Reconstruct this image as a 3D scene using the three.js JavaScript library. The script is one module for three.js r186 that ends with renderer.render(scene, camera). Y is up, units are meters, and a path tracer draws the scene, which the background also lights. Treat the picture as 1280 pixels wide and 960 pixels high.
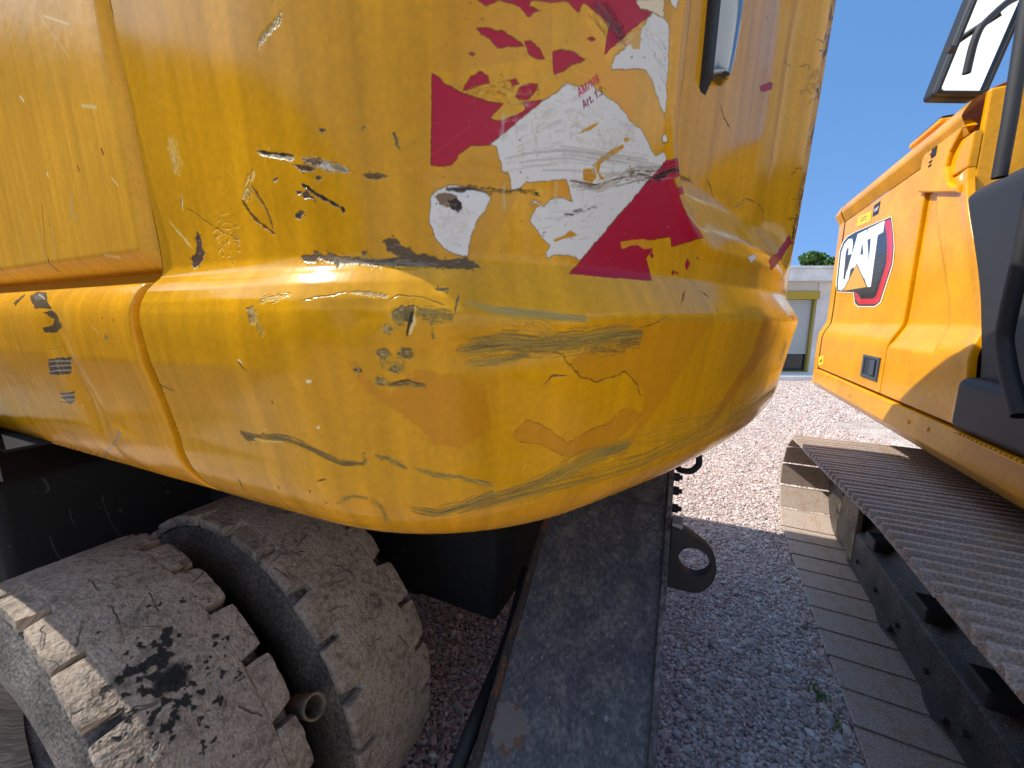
import * as THREE from 'three';
import { RoundedBoxGeometry } from 'three/addons/geometries/RoundedBoxGeometry.js';
import { mergeGeometries } from 'three/addons/utils/BufferGeometryUtils.js';
import { ImprovedNoise } from 'three/addons/math/ImprovedNoise.js';

// ------------------------------------------------------------------ camera, sky, sun, exposure
const scene = new THREE.Scene();
const H = 1.68, PITCH = 9.46 * Math.PI / 180;
const camera = new THREE.PerspectiveCamera(90, 4 / 3, 0.02, 400);
camera.position.set(0, H, 0);
camera.rotation.x = -PITCH;
const renderer = new THREE.WebGLRenderer();
renderer.toneMapping = THREE.LinearToneMapping;
renderer.toneMappingExposure = 1.48;
renderer.shadowMap.enabled = true;

const SUN_PSI = 11 * Math.PI / 180, SUN_EL = 52 * Math.PI / 180;      // light travels right and slightly towards the camera
const toSun = new THREE.Vector3(-Math.cos(SUN_PSI) * Math.cos(SUN_EL), Math.sin(SUN_EL), -Math.sin(SUN_PSI) * Math.cos(SUN_EL));
const sun = new THREE.DirectionalLight(new THREE.Color(1, 0.95, 0.86), 4.2);
sun.position.copy(toSun).multiplyScalar(30);
sun.castShadow = true;
sun.shadow.mapSize.set(4096, 4096);
Object.assign(sun.shadow.camera, { left: -14, right: 14, top: 14, bottom: -14, near: 1, far: 80 });
scene.add(sun);
{
  const clamp1 = (v) => Math.max(-1, Math.min(1, v)), W = 512, Hh = 256, d = new Float32Array(W * Hh * 4);
  for (let j = 0; j < Hh; j++) for (let i = 0; i < W; i++) {
    const el = ((j + 0.5) / Hh - 0.5) * Math.PI, az = ((i + 0.5) / W - 0.5) * 2 * Math.PI;
    const x = Math.cos(az) * Math.cos(el), y = Math.sin(el), z = Math.sin(az) * Math.cos(el);
    const chi = Math.acos(clamp1(x * toSun.x + y * toSun.y + z * toSun.z)), ys = Math.max(y, 0.02);      // clear-sky distribution of the standard sky
    const ind = (0.91 + 10 * Math.exp(-3 * chi) + 0.45 * Math.cos(chi) ** 2) / 1.03, gra = (1 - Math.exp(-0.32 / ys)) / 0.49, L = ind * Math.pow(gra, 0.55), w = Math.min(1, Math.max(0, (L - 0.75) * 0.3)), k = (j * W + i) * 4;
    const B = 1.22 * L; d[k] = B * (0.066 * (1 - w) + 0.21 * w); d[k + 1] = B * (0.178 * (1 - w) + 0.245 * w); d[k + 2] = B * (0.405 * (1 - w) + 0.29 * w); d[k + 3] = 1;
  }
  const t = new THREE.DataTexture(d, W, Hh, THREE.RGBAFormat, THREE.FloatType);
  t.mapping = THREE.EquirectangularReflectionMapping; t.magFilter = THREE.LinearFilter; t.needsUpdate = true;
  scene.background = t; scene.environment = t;
}

// ------------------------------------------------------------------ helpers
let seed = 7;
const rnd = () => { seed |= 0; seed = seed + 0x6D2B79F5 | 0; let t = Math.imul(seed ^ seed >>> 15, 1 | seed); t = t + Math.imul(t ^ t >>> 7, 61 | t) ^ t; return ((t ^ t >>> 14) >>> 0) / 4294967296; };
const rr = (a, b) => a + (b - a) * rnd();
const noise = new ImprovedNoise(), N3 = (x, y, z) => noise.noise(x, y, z);
const fbm = (x, y, z, o = 4) => { let s = 0, a = 0.5; for (let i = 0; i < o; i++, a *= 0.5) { s += a * N3(x, y, z); x = x * 2.03 + 7.1; y = y * 2.03 + 3.3; z = z * 2.03 + 1.7; } return s; };
const rad = (d) => d * Math.PI / 180, clamp = (x, a, b) => Math.max(a, Math.min(b, x)), sstep = (a, b, x) => { const t = clamp((x - a) / (b - a), 0, 1); return t * t * (3 - 2 * t); };
const V = (x, y, z) => new THREE.Vector3(x, y, z);

// photo pixel (1280 x 960) -> ray from the lens, and back
const FPX = 480;
function ray(px, py) {
  const x = (px - 640) / FPX, y = -(py - 480) / FPX, c = Math.cos(PITCH), s = Math.sin(PITCH);
  return V(x, y * c - s, -(c + y * s));
}
function toPixel(p) {
  const up = p.y - H, fw = -p.z, c = Math.cos(PITCH), s = Math.sin(PITCH), z = fw * c - up * s, y = fw * s + up * c;
  return [640 + FPX * p.x / z, 480 - FPX * y / z, z];
}
// machine frames: (s or a along, y up, t or q across) -> world
const frame = (deg) => { const c = Math.cos(rad(deg)), s = Math.sin(rad(deg)); return (a, y, t) => V(a * c + t * s, y, a * s - t * c); };
const U = frame(23.5);            // upper works of the near machine: a to its rear, t into it
const Wf = frame(25);             // its undercarriage
const BETA = rad(26.5), M2 = (a, y, q) => V(q * Math.cos(BETA) + a * Math.sin(BETA), y, -(a * Math.cos(BETA) - q * Math.sin(BETA)));
function onQ(px, py, q) { const r = ray(px, py), qq = r.x * Math.cos(BETA) + r.z * Math.sin(BETA), k = q / qq; return [(r.x * Math.sin(BETA) - r.z * Math.cos(BETA)) * k, H + r.y * k]; }

const taken = {};
function numbered(n) { const k = taken[n] = (taken[n] ?? -1) + 1; return k ? `${n}_${String(k).padStart(3, '0')}` : n; }
function thing(name, label, category, base = V(0, 0, 0), group) {
  const o = new THREE.Group(); o.name = numbered(name); o.position.copy(base); o.userData = { label, category }; if (group) o.userData.group = group; scene.add(o); return o;
}
function mesh(name, geo, mat, parent) {              // geometry given in world metres
  const m = new THREE.Mesh(geo, mat); m.name = name; m.castShadow = m.receiveShadow = true;
  (parent ?? scene).add(m);
  if (parent) { let p = parent, off = V(0, 0, 0); while (p && p !== scene) { off.add(p.position); p = p.parent; } m.position.sub(off); }
  return m;
}
function structure(name, geo, mat) { const m = mesh(name, geo, mat); m.userData.kind = 'structure'; return m; }
// a mesh from a grid of points f(i, j) -> {p, uv}
function grid(nu, nv, f, flip = false) {
  const pos = [], uv = [], idx = [];
  for (let j = 0; j <= nv; j++) for (let i = 0; i <= nu; i++) { const r = f(i / nu, j / nv, i, j); pos.push(r.p.x, r.p.y, r.p.z); uv.push(r.uv?.[0] ?? i / nu, r.uv?.[1] ?? j / nv); }
  for (let j = 0; j < nv; j++) for (let i = 0; i < nu; i++) { const a = j * (nu + 1) + i, b = a + 1, c = a + nu + 1, d = c + 1; flip ? idx.push(a, c, b, b, c, d) : idx.push(a, b, c, b, d, c); }
  const g = new THREE.BufferGeometry();
  g.setAttribute('position', new THREE.Float32BufferAttribute(pos, 3)); g.setAttribute('uv', new THREE.Float32BufferAttribute(uv, 2)); g.setIndex(idx); g.computeVertexNormals(); return g;
}
// box with rounded edges spanning (a0..a1, y0..y1, t0..t1) in a machine frame
function box(F, a0, a1, y0, y1, t0, t1, r = 0.006, seg = 2) {
  const g = new RoundedBoxGeometry(Math.abs(a1 - a0), Math.abs(y1 - y0), Math.abs(t1 - t0), seg, Math.min(r, Math.abs(a1 - a0) / 2.1, Math.abs(y1 - y0) / 2.1, Math.abs(t1 - t0) / 2.1));
  return warp(g, F, (a0 + a1) / 2, (y0 + y1) / 2, (t0 + t1) / 2);
}
function warp(g, F, a = 0, y = 0, t = 0) {           // local (x, y, z) -> frame (a + x, y + y, t - z)
  const p = g.attributes.position, u = g.attributes.uv, nrm = g.attributes.normal, o = F(0, 0, 0);
  const uvn = [];
  for (let i = 0; i < p.count; i++) {
    const x = p.getX(i) + a, yy = p.getY(i) + y, z = p.getZ(i) - t, w = F(x, yy, -z);
    if (nrm) {
      const nx = nrm.getX(i), ny = nrm.getY(i), nz = nrm.getZ(i), wn = F(nx, ny, -nz).sub(o); nrm.setXYZ(i, wn.x, wn.y, wn.z);
      const ax = Math.abs(nx), ay = Math.abs(ny), az = Math.abs(nz);
      uvn.push(...(ay > ax && ay > az ? [x, z] : az > ax ? [x, yy] : [z, yy]));
    }
    p.setXYZ(i, w.x, w.y, w.z);
  }
  if (nrm) g.setAttribute('uv', new THREE.Float32BufferAttribute(uvn, 2));
  const ea = F(1, 0, 0).sub(o), ey = F(0, 1, 0).sub(o), et = F(0, 0, -1).sub(o);
  if (ea.cross(ey).dot(et) < 0) {                     // mirrored frame: keep the faces turned outwards
    if (g.index) { const ix = g.index.array; for (let i = 0; i < ix.length; i += 3) { const q = ix[i + 1]; ix[i + 1] = ix[i + 2]; ix[i + 2] = q; } }
    else for (const at of Object.values(g.attributes)) { const n = at.itemSize, A = at.array; for (let i = 0; i + 3 * n <= A.length; i += 3 * n) for (let k = 0; k < n; k++) { const q = A[i + n + k]; A[i + n + k] = A[i + 2 * n + k]; A[i + 2 * n + k] = q; } }
  }
  return g;
}
function tube(pts, r, seg = 24, rs = 10, closed = false) { return new THREE.TubeGeometry(new THREE.CatmullRomCurve3(pts, closed, 'catmullrom', 0.3), seg, r, rs, closed); }
function cyl(p, q, r0, r1 = r0, n = 16) {
  const d = q.clone().sub(p), g = new THREE.CylinderGeometry(r1, r0, d.length(), n);
  g.applyQuaternion(new THREE.Quaternion().setFromUnitVectors(V(0, 1, 0), d.clone().normalize())); g.translate((p.x + q.x) / 2, (p.y + q.y) / 2, (p.z + q.z) / 2); return g;
}
// shape in (x, y) of a plane t = const in a frame, extruded by d towards +t
function plate(F, pts, t, d, bevel = 0.003, holes = []) {
  const s = new THREE.Shape(pts.map(([x, y]) => new THREE.Vector2(x, y)));
  for (const h of holes) s.holes.push(h);
  const g = new THREE.ExtrudeGeometry(s, { depth: d - 2 * bevel, bevelEnabled: bevel > 0, bevelSize: bevel, bevelThickness: bevel, bevelSegments: 2, bevelOffset: -bevel, curveSegments: 20 });
  g.translate(0, 0, -(d - bevel));
  return warp(g, F, 0, 0, t);
}
const merge = (l) => mergeGeometries(l.map((g) => { const n = g.index ? g.toNonIndexed() : g; for (const k of Object.keys(n.attributes)) if (!['position', 'normal', 'uv'].includes(k)) n.deleteAttribute(k); return n; }));

// ------------------------------------------------------------------ canvases and materials
function canvas(w, h) { const c = document.createElement('canvas'); c.width = w; c.height = h; return [c, c.getContext('2d')]; }
function ctex(c, srgb = true, wrap = false) {
  const t = new THREE.CanvasTexture(c); if (srgb) t.colorSpace = THREE.SRGBColorSpace; t.magFilter = THREE.LinearFilter; t.anisotropy = 8;
  if (wrap) t.wrapS = t.wrapT = THREE.RepeatWrapping; return t;
}
const gradX = new Float32Array(256), gradY = new Float32Array(256), perm = new Uint8Array(512);
{ const o = [...Array(256).keys()]; for (let i = 255; i > 0; i--) { const j = Math.floor(rnd() * (i + 1)); [o[i], o[j]] = [o[j], o[i]]; } for (let i = 0; i < 512; i++) perm[i] = o[i & 255]; for (let i = 0; i < 256; i++) { const a = rnd() * 2 * Math.PI; gradX[i] = Math.cos(a); gradY[i] = Math.sin(a); } }
function tileNoise(x, y, per, k) {           // gradient noise that repeats every per cells
  const ix = Math.floor(x), iy = Math.floor(y), fx = x - ix, fy = y - iy, u = fx * fx * fx * (fx * (fx * 6 - 15) + 10), v = fy * fy * fy * (fy * (fy * 6 - 15) + 10);
  const x0 = ix % per, x1 = (ix + 1) % per, y0 = iy % per, y1 = (iy + 1) % per, H2 = (a, b) => perm[(perm[(perm[k & 255] + a) & 255] + b + (a >> 8) * 7 + (b >> 8) * 13) & 255];
  const g = (a, b, dx, dy) => { const h = H2(a, b); return gradX[h] * dx + gradY[h] * dy; };
  const A = g(x0, y0, fx, fy), B = g(x1, y0, fx - 1, fy), C = g(x0, y1, fx, fy - 1), D = g(x1, y1, fx - 1, fy - 1);
  return 1.4 * (A + (B - A) * u + (C - A + (A - B - C + D) * u) * v);
}
// tiling noise texture: f(x, y, n) -> [r, g, b] 0..255, n(fx, k) = tiling fbm of base frequency fx
function noiseTex(size, f, srgb = true) {
  const d = new Uint8Array(size * size * 4);
  for (let j = 0; j < size; j++) for (let i = 0; i < size; i++) {
    const n = (fq, k = 0, o = 3) => { let s = 0, a = 0.5, q = fq; for (let m = 0; m < o; m++, a *= 0.5, q *= 2) s += a * tileNoise(i / size * q, j / size * q, q, k * 17 + m); return s; };
    const r = f(i / size, j / size, n), k = (j * size + i) * 4; d[k] = clamp(r[0], 0, 255); d[k + 1] = clamp(r[1], 0, 255); d[k + 2] = clamp(r[2], 0, 255); d[k + 3] = 255;
  }
  const t = new THREE.DataTexture(d, size, size); t.wrapS = t.wrapT = THREE.RepeatWrapping; t.magFilter = THREE.LinearFilter; if (srgb) t.colorSpace = THREE.SRGBColorSpace; t.needsUpdate = true; return t;
}
function rep(t, x, y = x) { const c = t.clone(); c.repeat.set(x, y); c.needsUpdate = true; return c; }
const std = (o) => new THREE.MeshStandardMaterial(o), phys = (o) => new THREE.MeshPhysicalMaterial(o);

const blotch = noiseTex(512, (x, y, n) => { const v = 128 + 190 * n(6, 1) + 90 * n(40, 2, 2); return [v, v, v]; }, false);
const fine = noiseTex(512, (x, y, n) => { const v = 128 + 150 * n(70, 3, 3) + 60 * n(9, 4, 2); return [v, v, v]; }, false);
const tint = (base, amp, k, grit = 0.5) => noiseTex(512, (x, y, n) => { const a = n(5, k) * amp + n(60, k + 1, 3) * amp * grit; return base.map((c) => c * (1 + a)); });
const rustTex = noiseTex(512, (x, y, n) => { const a = n(7, 21), b = n(50, 22, 3), m = sstep(-0.02, 0.16, a); const base = [60, 54, 50], ru = [104, 70, 48]; return base.map((c, i) => (c * (1 - m) + ru[i] * m) * (1 + b * 0.9)); });

const mat = {
  yellow: phys({ color: '#cf8f10', roughness: 0.3, specularIntensity: 0.6, bumpMap: rep(fine, 2), bumpScale: 0.0003 }),
  newYellow: phys({ roughness: 0.22, specularIntensity: 0.6, map: rep(noiseTex(256, (x, y, n) => { const a = 1 + 0.16 * n(5, 31) + 0.1 * n(50, 32, 2); return [224 * a, 152 * a, 4 * a]; }), 0.7) }),
  black: std({ color: '#1d1e20', roughness: 0.62, bumpMap: rep(fine, 3), bumpScale: 0.0006 }),
  blackSteel: std({ map: rep(tint([34, 35, 38], 0.9, 41, 1.2), 1.3), roughness: 0.55, bumpMap: rep(fine, 3), bumpScale: 0.001 }),
  underBlack: phys({ map: (() => { const [c, g] = canvas(1024, 1024); g.fillStyle = '#252526'; g.fillRect(0, 0, 1024, 1024); for (let i = 0; i < 900; i++) { g.globalAlpha = rr(0.1, 0.5); g.fillStyle = ['#3a3a3c', '#77787a', '#2a2622', '#1c1c1e'][i % 4]; g.beginPath(); g.ellipse(rnd() * 1024, rnd() * 1024, rr(0.5, 4), rr(0.5, 6), rnd() * 3, 0, 7); g.fill(); } for (let i = 0; i < 22; i++) { g.globalAlpha = rr(0.15, 0.5); g.strokeStyle = '#8d8e90'; g.lineWidth = rr(2, 9); const x = rnd() * 1024, y = rnd() * 1024; g.beginPath(); g.moveTo(x, y); g.quadraticCurveTo(x + rr(-20, 20), y + rr(20, 60), x + rr(-20, 20), y + rr(40, 120)); g.stroke(); } return rep(ctex(c, true, true), 0.8); })(), roughness: 0.9, specularIntensity: 0.3 }),
  plastic: phys({ color: '#2c2b2a', roughness: 0.5, specularIntensity: 0.6, bumpMap: rep(fine, 6), bumpScale: 0.0008 }),
  rust: std({ map: rep(rustTex, 1.2), roughness: 0.62, metalness: 0.25, bumpMap: rep(fine, 3), bumpScale: 0.002 }),
  dirt: std({ map: rep(tint([128, 112, 90], 0.5, 61, 1), 1.2), roughness: 0.95, bumpMap: rep(fine, 3), bumpScale: 0.002 }),
  chrome: std({ color: '#c8ccd0', roughness: 0.08, metalness: 1 }),
  mirror: std({ color: '#eef2f4', roughness: 0.015, metalness: 1 }),
};

// ------------------------------------------------------------------ setting: gravel yard, far buildings, tree
{
  const gt = noiseTex(1024, (x, y, n) => { const a = n(150, 101, 3), b = n(8, 102), c = n(60, 103, 2); const m = 1 + a * 1.1 + b * 0.35 + c * 0.3, w = clamp(0.5 + n(90, 104, 2) * 2, 0, 1); return [(186 + 8 * w) * m, (168 + 10 * w) * m, (155 + 14 * w) * m]; });
  const gb = noiseTex(1024, (x, y, n) => { const v = 128 + 260 * n(150, 105, 3); return [v, v, v]; }, false);
  const g = new THREE.PlaneGeometry(300, 300, 60, 60); g.rotateX(-Math.PI / 2); const u = g.attributes.uv; for (let i = 0; i < u.count; i++) u.setXY(i, u.getX(i) * 130, u.getY(i) * 130);
  structure('gravel_ground', g, std({ map: gt, bumpMap: gb, bumpScale: 0.02, roughness: 1 }));
  // loose crushed stones where the eye can tell them apart
  const kinds = [0, 1, 2].map((k) => { const q = new THREE.IcosahedronGeometry(1, 0), p = q.attributes.position; for (let i = 0; i < p.count; i++) { const x = p.getX(i), y = p.getY(i), z = p.getZ(i), s = 1 + 0.55 * N3(x * 1.7 + k * 9, y * 1.7, z * 1.7 + k); p.setXYZ(i, x * s, y * s * 0.72, z * s * 0.85); } q.computeVertexNormals(); return q; });
  const spots = [];
  const put = (x0, x1, z0, z1, density, r0, r1) => { const n = Math.round((x1 - x0) * (z1 - z0) * density); for (let i = 0; i < n; i++) spots.push([rr(x0, x1), rr(z0, z1), rr(r0, r1) * (rnd() < 0.06 ? rr(1.5, 2.1) : 1)]); };
  put(-1.6, 3.2, -3.2, 0.3, 5200, 0.0055, 0.0115); put(-0.6, 5.2, -6.2, -3.2, 3600, 0.006, 0.0125); put(1.0, 9.5, -10.6, -6.2, 1500, 0.008, 0.016);
  kinds.forEach((geo, k) => {
    const list = spots.filter((_, i) => i % 3 === k), im = new THREE.InstancedMesh(geo, std({ color: '#ffffff', roughness: 0.95 }), list.length), d = new THREE.Object3D(), c = new THREE.Color();
    list.forEach(([x, z, r], i) => {
      d.position.set(x, r * rr(0.1, 0.6), z); d.rotation.set(rr(-0.6, 0.6), rnd() * 6.28, rr(-0.6, 0.6)); d.scale.set(r * rr(0.8, 1.25), r * rr(0.7, 1.1), r * rr(0.8, 1.25)); d.updateMatrix(); im.setMatrixAt(i, d.matrix);
      const t = rnd(), b = rr(0.7, 1.24); const col = t < 0.48 ? [0.55, 0.41, 0.37] : t < 0.72 ? [0.47, 0.42, 0.40] : t < 0.9 ? [0.60, 0.55, 0.50] : [0.36, 0.27, 0.24]; c.setRGB(...col.map((v) => v * b)); im.setColorAt(i, c);
    });
    im.name = numbered('gravel_stones'); im.castShadow = im.receiveShadow = true; im.userData = { kind: 'stuff', label: ['loose pinkish grey crushed gravel over the yard', 'fine angular stones scattered over the yard gravel', 'mixed pale and dark chips among the yard gravel'][k], category: 'gravel' }; scene.add(im);
  });
  // small weeds in the gravel
  const leafM = phys({ color: '#5f7a35', roughness: 0.8, side: THREE.DoubleSide });
  for (const [px, py, lab, n, hgt] of [[1022, 872, 'small green weed growing in the shaded gravel beside the track', 26, 0.06], [1040, 905, 'tiny weed tuft between the gravel and the track shoes', 14, 0.04]]) {
    const r = ray(px, py), k = -H / r.y, base = V(r.x * k, 0, r.z * k), t = thing('weed', lab, 'plant', base), ls = [];
    for (let i = 0; i < n; i++) { const a = rnd() * 6.28, l = hgt * rr(0.5, 1.2), q = new THREE.PlaneGeometry(0.008, l, 1, 3), p = q.attributes.position; for (let j = 0; j < p.count; j++) { const v = p.getY(j) / l + 0.5; p.setXYZ(j, p.getX(j) * (1 - v * 0.8), v * l * 0.8, v * v * l * 0.7); } q.rotateY(a); q.translate(base.x + rr(-0.035, 0.035), 0.006, base.z + rr(-0.035, 0.035)); ls.push(q); }
    const f = merge(ls); f.computeVertexNormals(); mesh('leaves', f, leafM, t);
  }
}
{ // low garage behind the yard
  const zb = -11.6, wall = std({ map: rep(tint([206, 204, 200], 0.12, 111, 1), 0.4), roughness: 0.9 }), fas = std({ map: rep(tint([214, 214, 210], 0.16, 115, 1.2), 0.5), roughness: 0.8 }), ol = std({ color: '#a8901c', roughness: 0.5 }), sh = std({ color: '#b4b9ba', roughness: 0.5, metalness: 0.3 }), dark = phys({ color: '#20262a', roughness: 0.08 });
  const b = thing('garage_building', 'low white garage with flat roof edge, yellow shutter boxes and grey roller shutters', 'building', V(9, 0, zb));
  const F = (x, y, t) => V(x, y, zb - t);
  mesh('roof_slab', box(F, 2, 22, 2.78, 3.12, -0.35, 7, 0.02), fas, b); mesh('roof_edge', box(F, 1.97, 22.03, 3.12, 3.19, -0.38, 7, 0.01), fas, b);
  for (let k = 0; k < 8; k++) {
    const x0 = 2.9 + 2.25 * k, x1 = x0 + 1.62;
    mesh('pier', box(F, x1, x1 + 0.63, 0.0, 2.8, 0, 0.35, 0.01), wall, b);
    mesh('shutter_box', box(F, x0 + 0.002, x1 - 0.002, 2.28, 2.52, -0.1, 0.2, 0.02), ol, b);
    mesh('lintel', box(F, x0 + 0.002, x1 - 0.002, 2.52, 2.79, 0.02, 0.3, 0.005), wall, b);
    const sg = []; for (let i = 0; i < 28; i++) sg.push(box(F, x0 + 0.06, x1 - 0.06, 0.66 + i * 0.058, 0.712 + i * 0.058, 0.1, 0.14, 0.012, 1)); mesh('roller_shutter', merge(sg), sh, b);
    mesh('glass_panel', box(F, x0 + 0.06, x1 - 0.06, 0.14, 0.65, 0.12, 0.16, 0.004), dark, b);
    mesh('door_frame', merge([box(F, x0, x0 + 0.06, 0.05, 2.28, 0.02, 0.2, 0.004), box(F, x1 - 0.06, x1, 0.05, 2.28, 0.02, 0.2, 0.004), box(F, x0 + 0.06, x1 - 0.06, 0.05, 0.14, 0.05, 0.2, 0.004)]), std({ color: '#9a8a3c', roughness: 0.6 }), b);
  }
  mesh('back_wall', box(F, 2.1, 21.9, 0.0, 2.79, 0.36, 6.9, 0.01), wall, b);
  mesh('front_step', box(F, 2, 22, 0, 0.12, -0.9, 0.0, 0.01), fas, b);
}
{ // added pale hall behind the lens, a reflector for the mirror and glossy paint
  const b = thing('added_pale_hall', 'added pale hall with windows behind the lens, a reflector for the mirror', 'building', V(13, 0, 16));
  const F = (x, y, t) => { const c = Math.cos(rad(126)), s = Math.sin(rad(126)); return V(13 + x * c + t * s, y, 16 + x * s - t * c); };
  mesh('wall', box(F, -16, 16, 0, 11, -6, 0, 0.02), std({ map: rep(tint([226, 226, 222], 0.06, 121, 1), 0.3), roughness: 0.7 }), b);
  mesh('roof_edge', box(F, -16.1, 16.1, 11, 11.4, -6.1, 0.1, 0.02), std({ color: '#8f9598', roughness: 0.6 }), b);
  for (let k = 0; k < 9; k++) mesh('window', box(F, -14.5 + k * 3.3, -12.2 + k * 3.3, 3.4, 4.6, -6.03, -5.98, 0.01), phys({ color: '#2b343c', roughness: 0.1 }), b);
}
{ // added hall off the picture, put there to darken reflections in the side panels
  const b = thing('added_brick_hall', 'added brown brick hall out of view that darkens the paint reflections', 'building', V(-12, 0, 0));
  const F = (x, y, t) => V(-9 - t, y, -x);
  mesh('wall', box(F, -14, 12, 0, 5.2, 0.02, 6, 0.02), std({ map: rep(tint([138, 106, 80], 0.2, 131, 1), 0.3), roughness: 0.9 }), b);
  mesh('roof', box(F, -14.3, 12.3, 5.2, 5.5, -0.4, 6.4, 0.02), std({ color: '#5d5450', roughness: 0.8 }), b);
  for (let k = 0; k < 7; k++) { const w = mesh('gate', box(F, -12.6 + k * 3.5, -10.2 + k * 3.5, 0.02, 3.4, -0.04, 0.02, 0.01), std({ color: '#6d5f4c', roughness: 0.6 }), b); mesh('gate_handle', box(F, -11.0 + k * 3.5, -10.96 + k * 3.5, 1.0, 1.25, -0.07, -0.04, 0.01), std({ color: '#333333', roughness: 0.5 }), w); }
}
{ // leafy tree behind the garage
  const c0 = V(16.5, 0, -20.6), t = thing('leafy_tree', 'green leafy tree rising behind the garage roof', 'tree', c0);
  const trunkM = std({ color: '#5a4a38', roughness: 0.95 });
  const limbs = [cyl(c0, c0.clone().add(V(0.1, 2.6, 0)), 0.2, 0.13, 10)], tips = [];
  for (let i = 0; i < 9; i++) { const a = i / 9 * 6.28 + rr(-0.2, 0.2), l = rr(0.7, 1.25), e = c0.clone().add(V(Math.cos(a) * l, 2.9 + rr(0.3, 1.8), Math.sin(a) * l)); limbs.push(cyl(c0.clone().add(V(0.08, 2.3 + rr(-0.3, 0.3), 0)), e, 0.08, 0.02, 6)); tips.push(e); }
  mesh('trunk', merge(limbs), trunkM, t);
  const lg = [], leaf = () => { const q = new THREE.PlaneGeometry(0.085, 0.13, 1, 1); q.rotateX(rr(-1.4, 1.4)); q.rotateY(rnd() * 6.28); q.rotateZ(rr(-1, 1)); return q; };
  const pool = []; for (let i = 0; i < 60; i++) pool.push(leaf());
  for (let k = 0; k < 46; k++) {
    const b = tips[k % tips.length], q = b.clone().lerp(c0.clone().setY(4.2), rr(0, 0.6)).add(V(rr(-0.6, 0.6), rr(-0.4, 0.6), rr(-0.6, 0.6))), r = rr(0.22, 0.48);
    for (let i = 0; i < 190; i++) { const d = V(rr(-1, 1), rr(-1, 1), rr(-1, 1)); if (d.length() > 1) { i--; continue; } lg.push(pool[Math.floor(rnd() * 60)].clone().translate(q.x + d.x * r, q.y + d.y * r * 0.8, q.z + d.z * r)); }
  }
  mesh('crown', merge(lg), phys({ color: '#4d7328', roughness: 0.75, side: THREE.DoubleSide, transmission: 0.25, thickness: 0 }), t);
}
// ------------------------------------------------------------------ the near machine: an old wheeled excavator seen at its rear corner
const BASE1 = U(-1.6, 0, 1.56); BASE1.y = 0;
const digger = thing('wheeled_excavator', 'scuffed old yellow wheeled excavator with twin tyres and peeling red and white stickers', 'excavator', BASE1);

// plan line of the counterweight: straight side, big corner, rear arc, mirrored about the middle
const TS = 0.26, S0 = -0.42, R1 = 0.432, A1 = rad(57), R2 = 2.6, A2 = rad(77), R3 = 1.2;
const L1 = R1 * A1, L2 = L1 + R2 * (A2 - A1), UMID = L2 + R3 * (Math.PI / 2 - A2), UEND = -0.215;
const C2 = [S0 + R1 * Math.sin(A1) - R2 * Math.sin(A1), TS + R1 * (1 - Math.cos(A1)) + R2 * Math.cos(A1)];
const E2 = [C2[0] + R2 * Math.sin(A2), C2[1] - R2 * Math.cos(A2)], C3 = [E2[0] - R3 * Math.sin(A2), E2[1] + R3 * Math.cos(A2)], TC = C3[1];
function plan(u) {
  if (u > UMID) { const m = plan(2 * UMID - u); return [m[0], 2 * TC - m[1], m[2], -m[3]]; }
  if (u <= 0) return [S0 + u, TS, 0, -1];
  let a, s, t;
  if (u <= L1) { a = u / R1; s = S0 + R1 * Math.sin(a); t = TS + R1 * (1 - Math.cos(a)); }
  else if (u <= L2) { a = A1 + (u - L1) / R2; s = C2[0] + R2 * Math.sin(a); t = C2[1] - R2 * Math.cos(a); }
  else { a = A2 + (u - L2) / R3; s = C3[0] + R3 * Math.sin(a); t = C3[1] - R3 * Math.cos(a); }
  return [s, t, Math.sin(a), -Math.cos(a)];
}
// profile: (outward offset, height above the lens), from the underside up
const profPts = (() => {
  const p = [[-0.36, -0.297], [-0.17, -0.297]];
  for (let k = 1; k <= 14; k++) { const a = (1 - k / 14) * Math.PI / 2; p.push([-0.029 - 0.132 * (1 - Math.cos(a)), -0.162 - 0.133 * Math.sin(a)]); }
  p.push([-0.02, -0.11], [-0.0105, -0.055], [-0.003, -0.012], [-0.0015, -0.002], [-0.0045, 0.008], [-0.013, 0.0235], [-0.0255, 0.043], [-0.033, 0.0548], [-0.0354, 0.0592], [-0.036, 0.068], [-0.0355, 0.1], [-0.028, 0.25], [-0.016, 0.5], [-0.002, 0.8], [0.012, 1.15], [0.008, 1.178], [-0.01, 1.19]);
  return p;
})();
const profLen = [0]; for (let i = 1; i < profPts.length; i++) profLen.push(profLen[i - 1] + Math.hypot(profPts[i][0] - profPts[i - 1][0], profPts[i][1] - profPts[i - 1][1]));
const PL = profLen[profLen.length - 1];
const profLeft = profPts.map((p) => p.slice());          // along the side the step is rounder than round the corner
{ const k = profPts.findIndex((p) => p[0] === -0.0105); [[-0.0075, -0.055], [-0.0045, -0.02], [-0.004, -0.006], [-0.0045, 0.008], [-0.0075, 0.0215], [-0.0145, 0.036], [-0.0245, 0.0475], [-0.0325, 0.0545], [-0.036, 0.066]].forEach((q, i) => { profLeft[k + i] = q; }); }
function prof(l, u = -1) { l = clamp(l, 0, PL); const w = sstep(0.06, 0.36, u); let i = 1; while (i < profLen.length - 1 && profLen[i] < l) i++; const k = (l - profLen[i - 1]) / (profLen[i] - profLen[i - 1]), c = (m) => { const A = profLeft[i - 1][m] * (1 - w) + profPts[i - 1][m] * w, B = profLeft[i][m] * (1 - w) + profPts[i][m] * w; return A + (B - A) * k; }; return [c(0), c(1)]; }
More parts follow.
